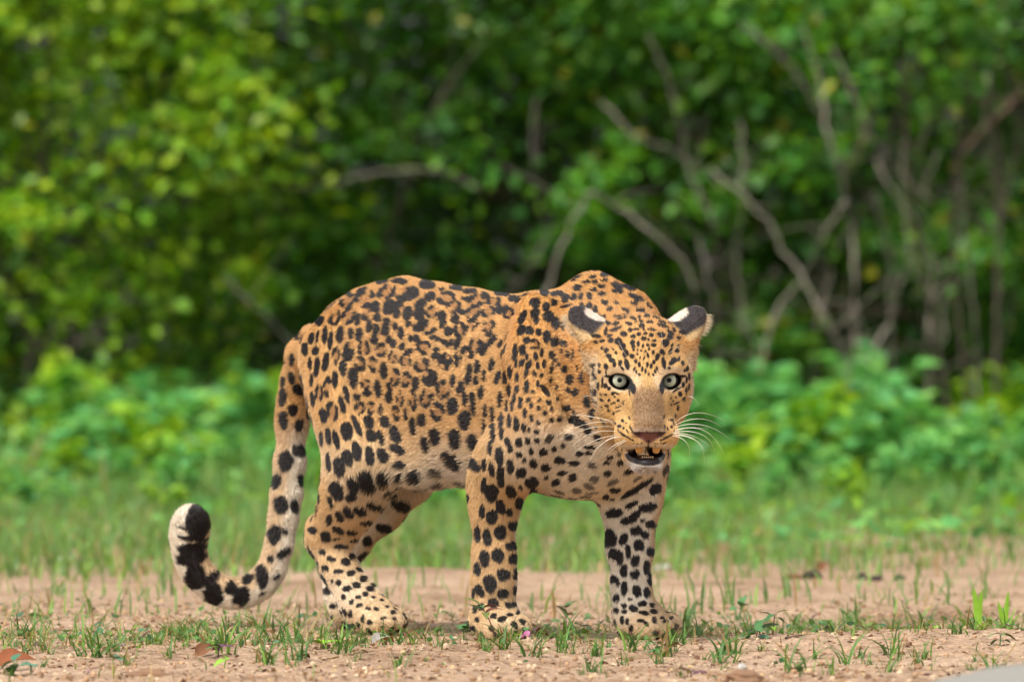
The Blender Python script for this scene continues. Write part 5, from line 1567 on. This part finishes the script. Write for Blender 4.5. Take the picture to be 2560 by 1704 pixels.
for a, b, c in WH:
    pa = (1350 + a[0] / 2.704, 660 + a[1] / 2.704)
    p0, n0 = on_coat(*pa)
    if p0 is None:
        continue
    Y0 = p0[1]
    brow = a[1] < 700
    P0 = p0 - n0 * 0.002
    P1 = at(1350 + b[0] / 2.704, 660 + b[1] / 2.704, Y0 - (0.015 if not brow else 0.012))
    P2 = at(1350 + c[0] / 2.704, 660 + c[1] / 2.704, Y0 + (0.030 if not brow else 0.0))
    q = np.linspace(0, 1, 15)[:, None]
    ctrl = 2 * P1 - 0.5 * (P0 + P2)
    pts = (1 - q) ** 2 * P0 + 2 * q * (1 - q) * ctrl + q * q * P2
    obj('whisker', hair_mesh('whisker', pts, 0.00050 if not brow else 0.0003), mwh, leopard)

# ear fringes: long pale hair along the open edge of each ear and on the cheek below it
fr2 = np.random.default_rng(17)
PP, DD0, DD1, LL, CC = [], [], [], [], []
for sd, (c, ax) in zip((-1, 1), EARS):
    dn = ax[1] * (-np.sign(ax[1][2]))
    for k in range(330):
        u = fr2.uniform(-0.030, 0.036)
        edge = 0.0275 * math.sqrt(max(0.0, 1 - (u / 0.040) ** 2))
        p = c + ax[0] * u + dn * edge * fr2.uniform(0.75, 1.0) - ax[2] * fr2.uniform(0.002, 0.008)
        d = dn * 0.7 + ax[0] * fr2.uniform(0.05, 0.5) + np.array([sd * 0.55, 0.1, -0.05]) + fr2.normal(0, 0.16, 3)
        d /= np.linalg.norm(d)
        g = d + np.array([0, -0.1, -0.25]); g /= np.linalg.norm(g)
        PP.append(h2w(p)); DD0.append(d @ HM); DD1.append(g @ HM); LL.append(fr2.uniform(0.004, 0.017))
        CC.append(np.array([0.66, 0.52, 0.34]) * fr2.uniform(0.8, 1.2))
    for k in range(420):
        p = np.array([sd * (0.089 + fr2.normal(0, 0.003)), -0.088 + fr2.normal(0, 0.008), fr2.uniform(0.018, 0.072)])
        d = np.array([sd * 0.9, 0.25, -0.25]) + fr2.normal(0, 0.2, 3); d /= np.linalg.norm(d)
        g = d + np.array([0, -0.15, -0.4]); g /= np.linalg.norm(g)
        PP.append(h2w(p)); DD0.append(d @ HM); DD1.append(g @ HM); LL.append(fr2.uniform(0.005, 0.016))
        CC.append(np.array([0.64, 0.46, 0.26]) * fr2.uniform(0.8, 1.2))
fringe = make_fur('ear_fringe', mfur, np.array(PP), np.array(DD0), np.array(DD1), np.array(LL), np.clip(np.array(CC), 0, 1), np.full(len(PP), 0.00028), leopard)
tag(fringe, kind='stuff')
# ================================================================== FOREGROUND PLANTS AND LITTER
r = np.random.default_rng(51)
# thin scattered grass on the near strip
def strip(x, y):
    P = np.stack([x, y, np.zeros(len(x))], 1)
    n = fnoise(P, 2.6, 3, 90)
    left = smooth01(x, 0.05, -0.35)
    right = smooth01(x, 0.22, 0.5)
    band_l = smooth01(y, -1.05, -0.35) * smooth01(y, 1.9, 0.7)
    band_r = smooth01(y, -0.15, 0.05) * smooth01(y, 2.4, 0.8)
    band_m = smooth01(y, -0.55, -0.10) * smooth01(y, 1.3, 0.5)
    d = np.maximum(np.maximum(left * band_l, right * band_r), band_m * 0.55)
    return np.clip(d * smooth01(n, 0.42, 0.62), 0, 1) + 0.03
n = 30000
X, Y = r.uniform(-1.5, 1.5, n), r.uniform(-1.7, 2.8, n)
k = r.random(n) < strip(X, Y) * 0.42
X, Y = X[k], Y[k]
L = r.uniform(0.012, 0.050, len(X)) * (1 + 0.35 * (X < 0))
col = grass_cols(len(X), r, [(0.115, 0.215, 0.040), (0.085, 0.175, 0.040), (0.150, 0.240, 0.045)], 0.32)
go = grass_obj('short_grass', X, Y, L, r.uniform(0.0018, 0.004, len(X)), r.uniform(0.2, 1.1, len(X)), col, r, mgrass)
tag(go, 'thin short grass scattered over the near soil', 'grass', kind='stuff')

# tiny broad-leaved cover between the grass
n = 5200
X, Y = r.uniform(-1.4, 1.4, n), r.uniform(-1.5, 1.6, n)
k = r.random(n) < strip(X, Y) * 0.75
X, Y = X[k], Y[k]; n = len(X)
g = np.array([(0.095, 0.215, 0.055), (0.065, 0.175, 0.085), (0.150, 0.270, 0.045), (0.130, 0.150, 0.050), (0.120, 0.060, 0.060)])
col = g[r.choice(5, n, p=[.34, .24, .22, .12, .08])] * r.uniform(0.7, 1.25, (n, 1))
V, Q, cv = leaf_cloud(np.stack([X, Y, gnd(X, Y) + r.uniform(0.002, 0.020, n)], 1), r.uniform(0.007, 0.020, n), r.uniform(0, 6.28, n), r.normal(0.15, 0.4, n), r.normal(0, 0.4, n), col)
me = mesh_np('leafy_cover', V, Q, smooth=False); vcol(me, 'tint', cv)
tag(obj('creeping_foliage', me, mleaf), 'tiny broad leaves of creeping plants low on the near soil', 'ground cover', kind='stuff')

# distinct tufts
def tuft_mesh(seed):
    r = np.random.default_rng(seed)
    n = r.integers(7, 15)
    X, Y = r.normal(0, 0.007, n), r.normal(0, 0.007, n)
    L = r.uniform(0.025, 0.075, n)
    col = grass_cols(n, r, [(0.095, 0.200, 0.045), (0.075, 0.165, 0.045), (0.130, 0.240, 0.040)], 0.08)
    V, Q, T, cc = blades(X, Y, np.zeros(n), L, r.uniform(0.0028, 0.0055, n), r.uniform(0.25, 1.2, n), r.uniform(0, 6.28, n), col, r, 5)
    me = mesh_np('grass_tuft', V, [Q, T]); vcol(me, 'tint', cc)
    return me
TM = [tuft_mesh(400 + i) for i in range(14)]
SPOTS = [(560,1612),(600,1618),(640,1622),(520,1605),(690,1615),(470,1600),(735,1622),(775,1610),(820,1632),(905,1625),(960,1612),(1060,1600),(1100,1590),(1400,1622),(1430,1606),(1490,1640),(1530,1625),(1555,1660),
         (1575,1632),(1380,1590),(1460,1580),(1820,1560),(1860,1575),(1905,1552),(1935,1548),(1990,1555),(2120,1552),(2160,1556),(2190,1550),(2245,1548),(2110,1660),(2140,1650),(2175,1665),(2230,1655),(2320,1640),(2390,1625),
         (2460,1610),(2520,1600),(1820,1640),(1810,1655),(1990,1672),(2030,1650),(2310,1560),(1450,1690),(1490,1680),(380,1625),(330,1610),(250,1650),(180,1600),(110,1640),(60,1600),(420,1650),(300,1690),(30,1690),(2400,1560),(2540,1560),
         (1690,1612),(1740,1600),(1770,1590),(1340,1602),(1270,1612),(1230,1618),(2080,1600),(1650,1655),(880,1660),(700,1640),(2480,1680),(1960,1640)]
SPOTS += [(int(r.uniform(-40, 1150)), int(r.uniform(1568, 1668))) for _ in range(62)] + [(int(r.uniform(1700, 2600)), int(r.uniform(1535, 1580))) for _ in range(44)] + [(int(r.uniform(1080, 1720)), int(r.uniform(1585, 1650))) for _ in range(26)] + [(int(r.uniform(1700, 2600)), int(r.uniform(1600, 1700))) for _ in range(20)]
for px, py in SPOTS:
    x, y = on_ground(px + r.uniform(-8, 8), py)
    o = obj('grass_tuft', TM[r.integers(len(TM))], mgrass)
    o.location = (x, y, gz(x, y) - 0.002)
    s = r.choice([0.45, 0.6, 0.75, 0.95, 1.25]) * r.uniform(0.85, 1.15)
    o.scale = (s, s, s); o.rotation_euler = (0, 0, r.uniform(0, 6.28))
    tag(o, 'small green grass tuft rooted in the near strip of bare soil', 'grass tuft', 'grass tufts on the near soil')

# seedlings: stalk and separate leaves
mplain = {k: plain_mat('seedling_' + k, c, 0.5, 0.35, 0.2, 90) for k, c in dict(green=(0.075, 0.20, 0.06), teal=(0.055, 0.17, 0.095), lime=(0.22, 0.42, 0.03), purple=(0.105, 0.045, 0.060), rust=(0.22, 0.075, 0.032), maroon=(0.16, 0.055, 0.045), pink=(0.36, 0.10, 0.22), olive=(0.13, 0.16, 0.045)).items()}
def leaf_mesh(name, L, Wd, droop, fold=0.25, nseg=6):
    V = []
    for i in range(nseg + 1):
        q = i / nseg
        w = Wd * 0.5 * math.sin(math.pi * min(1, q ** 0.75)) ** 0.8 if 0 < q < 1 else 0.0004
        z = L * (0.25 * q - droop * q * q)
        V += [(L * q, -w, z + fold * w), (L * q, 0, z), (L * q, w, z + fold * w)]
    F = []
    for i in range(nseg):
        a = i * 3
        F += [(a, a + 3, a + 4, a + 1), (a + 1, a + 4, a + 5, a + 2)]
    return mesh_np(name, np.array(V), np.array(F))
LM = {('round', s): leaf_mesh('leaf', s, s * 0.85, 0.35) for s in (0.014, 0.020, 0.028)}
LM.update({('long', s): leaf_mesh('leaf', s, s * 0.36, 0.45) for s in (0.018, 0.030, 0.042)})
def seedling(label, px, py, h, leaves, shape, size, mat, stalk='green', lean=0.0, seed=0, dead=False, name='seedling', z_add=0):
    r = np.random.default_rng(seed + int(px))
    x, y = on_ground(px, py)
    root = empty(name, (x, y, gz(x, y) - 0.002))
    tag(root, label, 'seedling', 'seedlings on the near soil')
    c = spline([(0, 0, -0.004), (lean * h * 0.3, r.normal(0, .003), h * 0.5), (lean * h, r.normal(0, .004), h)], 8)
    V, Q = tube_np(c, np.linspace(0.0016, 0.0009, 8), 6)
    obj('stalk', mesh_np('stalk', V, Q), mplain[stalk], root)
    a0 = r.uniform(0, 6.28)
    for i in range(leaves):
        o = obj('leaf', LM[(shape, size)], None, root)
        if not o.data.materials: o.data.materials.append(mplain['green'])
        o.material_slots[0].link = 'OBJECT'; o.material_slots[0].material = mplain[mat if isinstance(mat, str) else mat[i % len(mat)]]
        k = 7 if i < max(2, leaves // 2) else r.integers(3, 7)
        o.location = c[k]
        o.rotation_euler = (r.normal(0, .25), r.normal(-0.15, 0.35), a0 + i * 2.4 + r.normal(0, .2))
    return root
SE = [
 ('teal round-leaved seedling with a curled leaf before the near hind paw', 868, 1618, 0.030, 3, 'round', 0.020, 'teal', 'green', 0.1),
 ('broad lime leaf sprout beside the curled-leaf seedling', 800, 1632, 0.010, 3, 'long', 0.042, 'lime', 'lime', 0.2),
 ('reddish-stalked plant with toothed drooping leaves before the near forepaw', 1238, 1612, 0.062, 6, 'long', 0.042, ('olive', 'maroon', 'green'), 'maroon', -0.35),
 ('dark maroon creeping seedling between the two forepaws', 1335, 1600, 0.022, 5, 'long', 0.030, ('maroon', 'purple'), 'maroon', 0.3),
 ('tiny pink-flowered sprig beside the near forepaw', 1310, 1606, 0.018, 3, 'round', 0.014, ('pink', 'green'), 'maroon', 0.2),
 ('dark round-leaved seedling beside the near forepaw', 1160, 1598, 0.020, 4, 'round', 0.028, 'green', 'green', -0.1),
 ('purple-leaved seedling beneath the curled tail', 545, 1652, 0.020, 6, 'long', 0.030, ('purple', 'purple', 'green'), 'purple', 0.1),
 ('lime seedling with one upright leaf beside the purple one', 560, 1668, 0.016, 2, 'long', 0.030, 'lime', 'lime', 0.2),
 ('round olive-leaved seedling on a thin stalk in the grass', 283, 1690, 0.036, 2, 'round', 0.028, ('olive', 'teal'), 'lime', 0.0),
 ('teal three-leaved seedling at the edge of the rusty leaf', 30, 1690, 0.026, 4, 'round', 0.028, 'teal', 'green', 0.1),
 ('small teal seedling beside the three-leaved one', 75, 1684, 0.018, 3, 'round', 0.020, 'teal', 'green', 0.1),
 ('tiny magenta sprig among the grass', 215, 1680, 0.010, 2, 'long', 0.018, 'pink', 'purple', 0.4),
 ('three-leaved green seedling on a red stalk on the low mound', 1932, 1604, 0.040, 5, 'long', 0.030, ('green', 'lime'), 'maroon', 0.1),
 ('spreading seedling with long leaves on the mound', 1890, 1612, 0.016, 5, 'long', 0.042, ('green', 'teal'), 'maroon', 0.2),
 ('small upright two-leaved seedling on the crest of the mound', 2052, 1572, 0.030, 3, 'round', 0.020, 'green', 'green', 0.0),
 ('leafy green seedling on the crest behind the mound', 2330, 1570, 0.026, 6, 'long', 0.042, ('green', 'lime'), 'green', 0.1),
 ('bushy lime seedling at the crest', 2420, 1565, 0.030, 7, 'long', 0.030, ('lime', 'green'), 'green', -0.1),
 ('round-leaved seedling standing alone on the bare soil', 2080, 1672, 0.010, 1, 'round', 0.028, 'green', 'green', 0.0),
 ('small dark purple two-leaved seedling on the bare soil', 1728, 1692, 0.012, 3, 'long', 0.030, 'purple', 'purple', 0.0),
 ('tiny purple seedling beside the dark purple one', 1672, 1690, 0.008, 2, 'long', 0.018, 'purple', 'purple', 0.0),
 ('reddish sprawling seedling with green leaves before the far forepaw', 1650, 1636, 0.018, 6, 'long', 0.042, ('green', 'maroon', 'green'), 'maroon', 0.3),
 ('low olive seedling at the bottom of the mound', 2000, 1694, 0.014, 5, 'long', 0.030, ('olive', 'green'), 'green', 0.0),
 ('small round-leaved seedling in the blurred grass behind the mound', 1852, 1545, 0.040, 3, 'round', 0.028, 'green', 'green', 0.0),
 ('green leafy seedling at the far end of the mound', 2500, 1640, 0.022, 5, 'long', 0.030, ('green', 'olive'), 'green', 0.1),
 ('small leafy seedling between forelegs in soft focus', 1415, 1560, 0.038, 4, 'round', 0.028, ('olive', 'green'), 'green', 0.0),
]
for i, a in enumerate(SE):
    seedling(*a, seed=i)

# two bright shoots on the right
def shoot(label, px, py, tips):
    x, y = on_ground(px, py)
    root = empty('bright_shoot', (x, y, gz(x, y) - 0.003))
    tag(root, label, 'shoot')
    k = (16 + y) / 16 / 1400
    for dx, dyp, w in tips:
        c = spline([(0, 0, 0), (dx * k * 0.3, 0.004, -dyp * k * 0.5), (dx * k, 0.0, -dyp * k)], 8)
        V = []
        for i, p in enumerate(c):
            q = i / 7
            ww = w * k * 0.5 * (0.35 + 0.65 * math.sin(math.pi * min(0.95, 0.25 + 0.7 * q))) if i < 7 else 0.0003
            V += [p + np.array([-ww, 0.3 * ww, 0]), p, p + np.array([ww, 0.3 * ww, 0])]
        F = []
        for i in range(7):
            a = i * 3
            F += [(a, a + 1, a + 4, a + 3), (a + 1, a + 2, a + 5, a + 4)]
        obj('blade', mesh_np('blade', np.array(V), np.array(F)), mplain['lime'], root)
shoot('bright lime shoot with two upright blades, the taller pair', 2447, 1560, [(-12, -132, 17), (8, -125, 15), (30, -60, 8)])
shoot('bright lime shoot with a fork of two blades past the taller pair', 2512, 1560, [(-16, -105, 13), (10, -130, 14), (40, -75, 7)])

# fallen leaves, twigs, clods, stones
mdry = {k: plain_mat('dry_' + k, c, 0.8, 0.2, 0.35, 60, 0.4) for k, c in dict(brown=(0.17, 0.075, 0.035), rust=(0.23, 0.075, 0.03), straw=(0.42, 0.30, 0.15), grey=(0.30, 0.27, 0.24), clod=(0.27, 0.155, 0.09), dark=(0.055, 0.040, 0.034), white=(0.50, 0.47, 0.43), stone=(0.25, 0.24, 0.21), twig=(0.20, 0.13, 0.085)).items()}
def dry_leaf(label, px, py, size, mat, rx, ry, rz):
    x, y = on_ground(px, py)
    o = obj('dry_leaf', leaf_mesh('dry_leaf', size, size * 0.6, 0.5, 0.7), mdry[mat])
    o.location = (x, y, gz(x, y) + 0.004); o.rotation_euler = (rx, ry, rz)
    tag(o, label, 'dry leaf', 'dry leaves on the soil')
dry_leaf('rust brown curled dry leaf beside the purple seedling', 488, 1650, 0.040, 'brown', 0.9, -0.6, 0.3)
dry_leaf('large rusty dry leaf at the end of the grass', -10, 1672, 0.070, 'rust', 0.5, -0.4, 0.2)
dry_leaf('brown dry leaf lying in the bare strip under the tail', 395, 1585, 0.034, 'brown', 0.3, -0.2, 0.2)
dry_leaf('dull brown curled leaf before the near hind paw', 1010, 1612, 0.030, 'brown', 0.6, -0.5, 0.2)
dry_leaf('maroon dry leaf beside the curled one', 985, 1618, 0.026, 'rust', 0.8, -0.4, 2.6)
dry_leaf('crumpled greyish straw leaf before the near hind paw', 930, 1624, 0.036, 'grey', 0.5, -0.5, 0.4)
dry_leaf('dark brown leaf scrap on the soil in front of the tuft', 745, 1655, 0.032, 'brown', 0.2, -0.1, 0.9)
dry_leaf('yellowish dry leaf at the crest of the mound', 1785, 1585, 0.026, 'straw', 0.5, -0.4, 0.4)
dry_leaf('purplish dry leaf in the far bare strip', 2040, 1420, 0.036, 'brown', 1.0, -0.7, 0.5)
dry_leaf('dull maroon leaf in the far grass', 2155, 1335, 0.045, 'brown', 1.0, -0.7, 1.5)

def lump_mesh(name, seed, rough=0.45, n=4):
    r = np.random.default_rng(seed)
    bm = bmesh.new()
    bmesh.ops.create_icosphere(bm, subdivisions=n, radius=1.0)
    P = np.array([v.co[:] for v in bm.verts])
    d = 1 + rough * (fnoise(P + seed, 1.5, 3, seed) - .5) * 2 + 0.25 * rough * (fnoise(P, 9.0, 2, seed + 3) - .5)
    for v, k in zip(bm.verts, d):
        v.co *= k
    me = bpy.data.meshes.new(name); bm.to_mesh(me); bm.free()
    me.polygons.foreach_set('use_smooth', np.ones(len(me.polygons), bool))
    return me
def lump(name, label, cat, px, py, sx, sy, sz, mat, seed, Y=None, group=None, sink=0.35):
    x, y = on_ground(px, py)
    o = obj(name, lump_mesh(name, seed), mdry[mat])
    o.scale = (sx, sy, sz)
    o.location = (x, y, gz(x, y) + sz * (1 - sink) * 0.5); o.rotation_euler = (0, 0, seed)
    tag(o, label, cat, group)
    return o
lump('pebble', 'pale whitish pebble in the grass beyond the tail', 'pebble', 180, 1400, 0.022, 0.03, 0.009, 'white', 1)
lump('pebble', 'white pebble on the bare strip behind the far foreleg', 'pebble', 1668, 1416, 0.018, 0.03, 0.008, 'white', 2)
lump('clod', 'largest of the dark clods on the far bare strip', 'clod', 2030, 1458, 0.019, 0.02, 0.014, 'dark', 3, group='dark clods')
lump('clod', 'round dark clod beside the largest one on the far bare strip', 'clod', 2154, 1460, 0.013, 0.014, 0.011, 'dark', 4, group='dark clods')
lump('clod', 'small flat dark clod past the round one', 'clod', 2188, 1464, 0.012, 0.014, 0.008, 'dark', 5, group='dark clods')
lump('clod', 'small dark clod at the end of the row', 'clod', 2250, 1460, 0.011, 0.012, 0.008, 'dark', 6, group='dark clods')
lump('clod', 'flat brown clod leading the row of dark ones', 'clod', 1985, 1462, 0.018, 0.02, 0.007, 'brown', 7, group='dark clods')
lump('clod', 'pinkish brown clod of earth lying out in front of the mound', 'clod', 1862, 1712, 0.024, 0.03, 0.014, 'clod', 8)
lump('clod', 'flat brown clod of earth under the edge of the grass', 'clod', 375, 1688, 0.040, 0.03, 0.012, 'clod', 9)
lump('clod', 'small grey brown stone on the mound', 'stone', 2275, 1585, 0.010, 0.010, 0.007, 'clod', 10)
lump('stone', 'pale chip of stone on the soil beside the far paw\'s seedlings', 'stone', 1855, 1668, 0.005, 0.007, 0.007, 'white', 11)
# grey flat rock at the lower corner
rk = obj('flat_rock', lump_mesh('flat_rock', 12, 0.18, 4), mdry['stone'])
kx = 13.0 / 16 / 1400
rk.location = (0.760, -3.0, 0.025)
rk.scale = (0.30, 0.22, 0.085)
rk.rotation_euler = (0, rad(-6), 0.1)
tag(rk, 'smooth flat grey rock out of focus in front of the mound', 'rock')

# twigs
def twig(label, pts, r0, mat='twig'):
    P3 = []
    for px, py in pts:
        x, y = on_ground(px, py); P3.append((x, y, gz(x, y) + 0.003))
    V, Q = tube_np(spline(P3, 12), np.linspace(r0, r0 * 0.5, 12), 6)
    o = obj('twig', mesh_np('twig', V, Q), mdry[mat])
    tag(o, label, 'twig', 'twigs on the soil')
twig('thin dark twig lying across the mound', [(1965, 1622), (2000, 1617), (2045, 1613)], 0.0022)
twig('thin straw stalk lying before the near hind paw', [(820, 1650), (880, 1645), (935, 1640)], 0.0018, 'straw')
twig('short brown twig on the soil in front of the tuft', [(752, 1645), (775, 1660), (790, 1668)], 0.0030)

# litter: straw bits, flakes and grit over the near soil
n = 5200
X, Y = r.uniform(-1.3, 1.3, n), r.uniform(-1.75, 1.6, n)
Z = gnd(X, Y) + 0.0015
col = np.array([(0.46, 0.33, 0.17), (0.30, 0.18, 0.10), (0.52, 0.40, 0.26), (0.18, 0.10, 0.06)])[r.integers(0, 4, n)] * r.uniform(0.7, 1.3, (n, 1))
V, Q, cv = leaf_cloud(np.stack([X, Y, Z], 1), r.uniform(0.004, 0.014, n), r.uniform(0, 6.28, n), r.normal(0.1, 0.25, n), r.normal(0, 0.5, n), col, 0.4)
V = V.reshape(n, 6, 3)
me = mesh_np('litter', V.reshape(-1, 3), Q, smooth=False); vcol(me, 'tint', cv)
tag(obj('litter', me, attr_mat('litter', 'tint', 0.85, 0.1)), 'straw bits and dry flakes strewn over the near soil', 'litter', kind='stuff')
# crumbs of earth
n = 2600
bm = bmesh.new(); bmesh.ops.create_icosphere(bm, subdivisions=1, radius=1.0)
bv = np.array([v.co[:] for v in bm.verts]); bf = np.array([[v.index for v in f.verts] for f in bm.faces]); bm.free()
X, Y = r.uniform(-1.3, 1.3, n), r.uniform(-1.75, 1.4, n)
S = r.uniform(0.0015, 0.006, n) * r.uniform(0.6, 1.3, n)
Pc = np.stack([X, Y, gnd(X, Y) + S * 0.3], 1)
jit = r.uniform(0.7, 1.3, (n, len(bv), 3))
V = (Pc[:, None] + bv[None] * jit * S[:, None, None]).reshape(-1, 3)
F = (bf[None] + (np.arange(n) * len(bv))[:, None, None]).reshape(-1, 3)
cv = np.repeat(np.array([(0.42, 0.26, 0.15), (0.30, 0.175, 0.10), (0.50, 0.36, 0.24)])[r.integers(0, 3, n)] * r.uniform(0.7, 1.2, (n, 1)), len(bv), 0)
me = mesh_np('crumbs', V, F, smooth=False); vcol(me, 'tint', cv)
tag(obj('earth_crumbs', me, bpy.data.materials['litter']), 'small crumbs and grains of earth on the near soil', 'earth crumbs', kind='stuff')
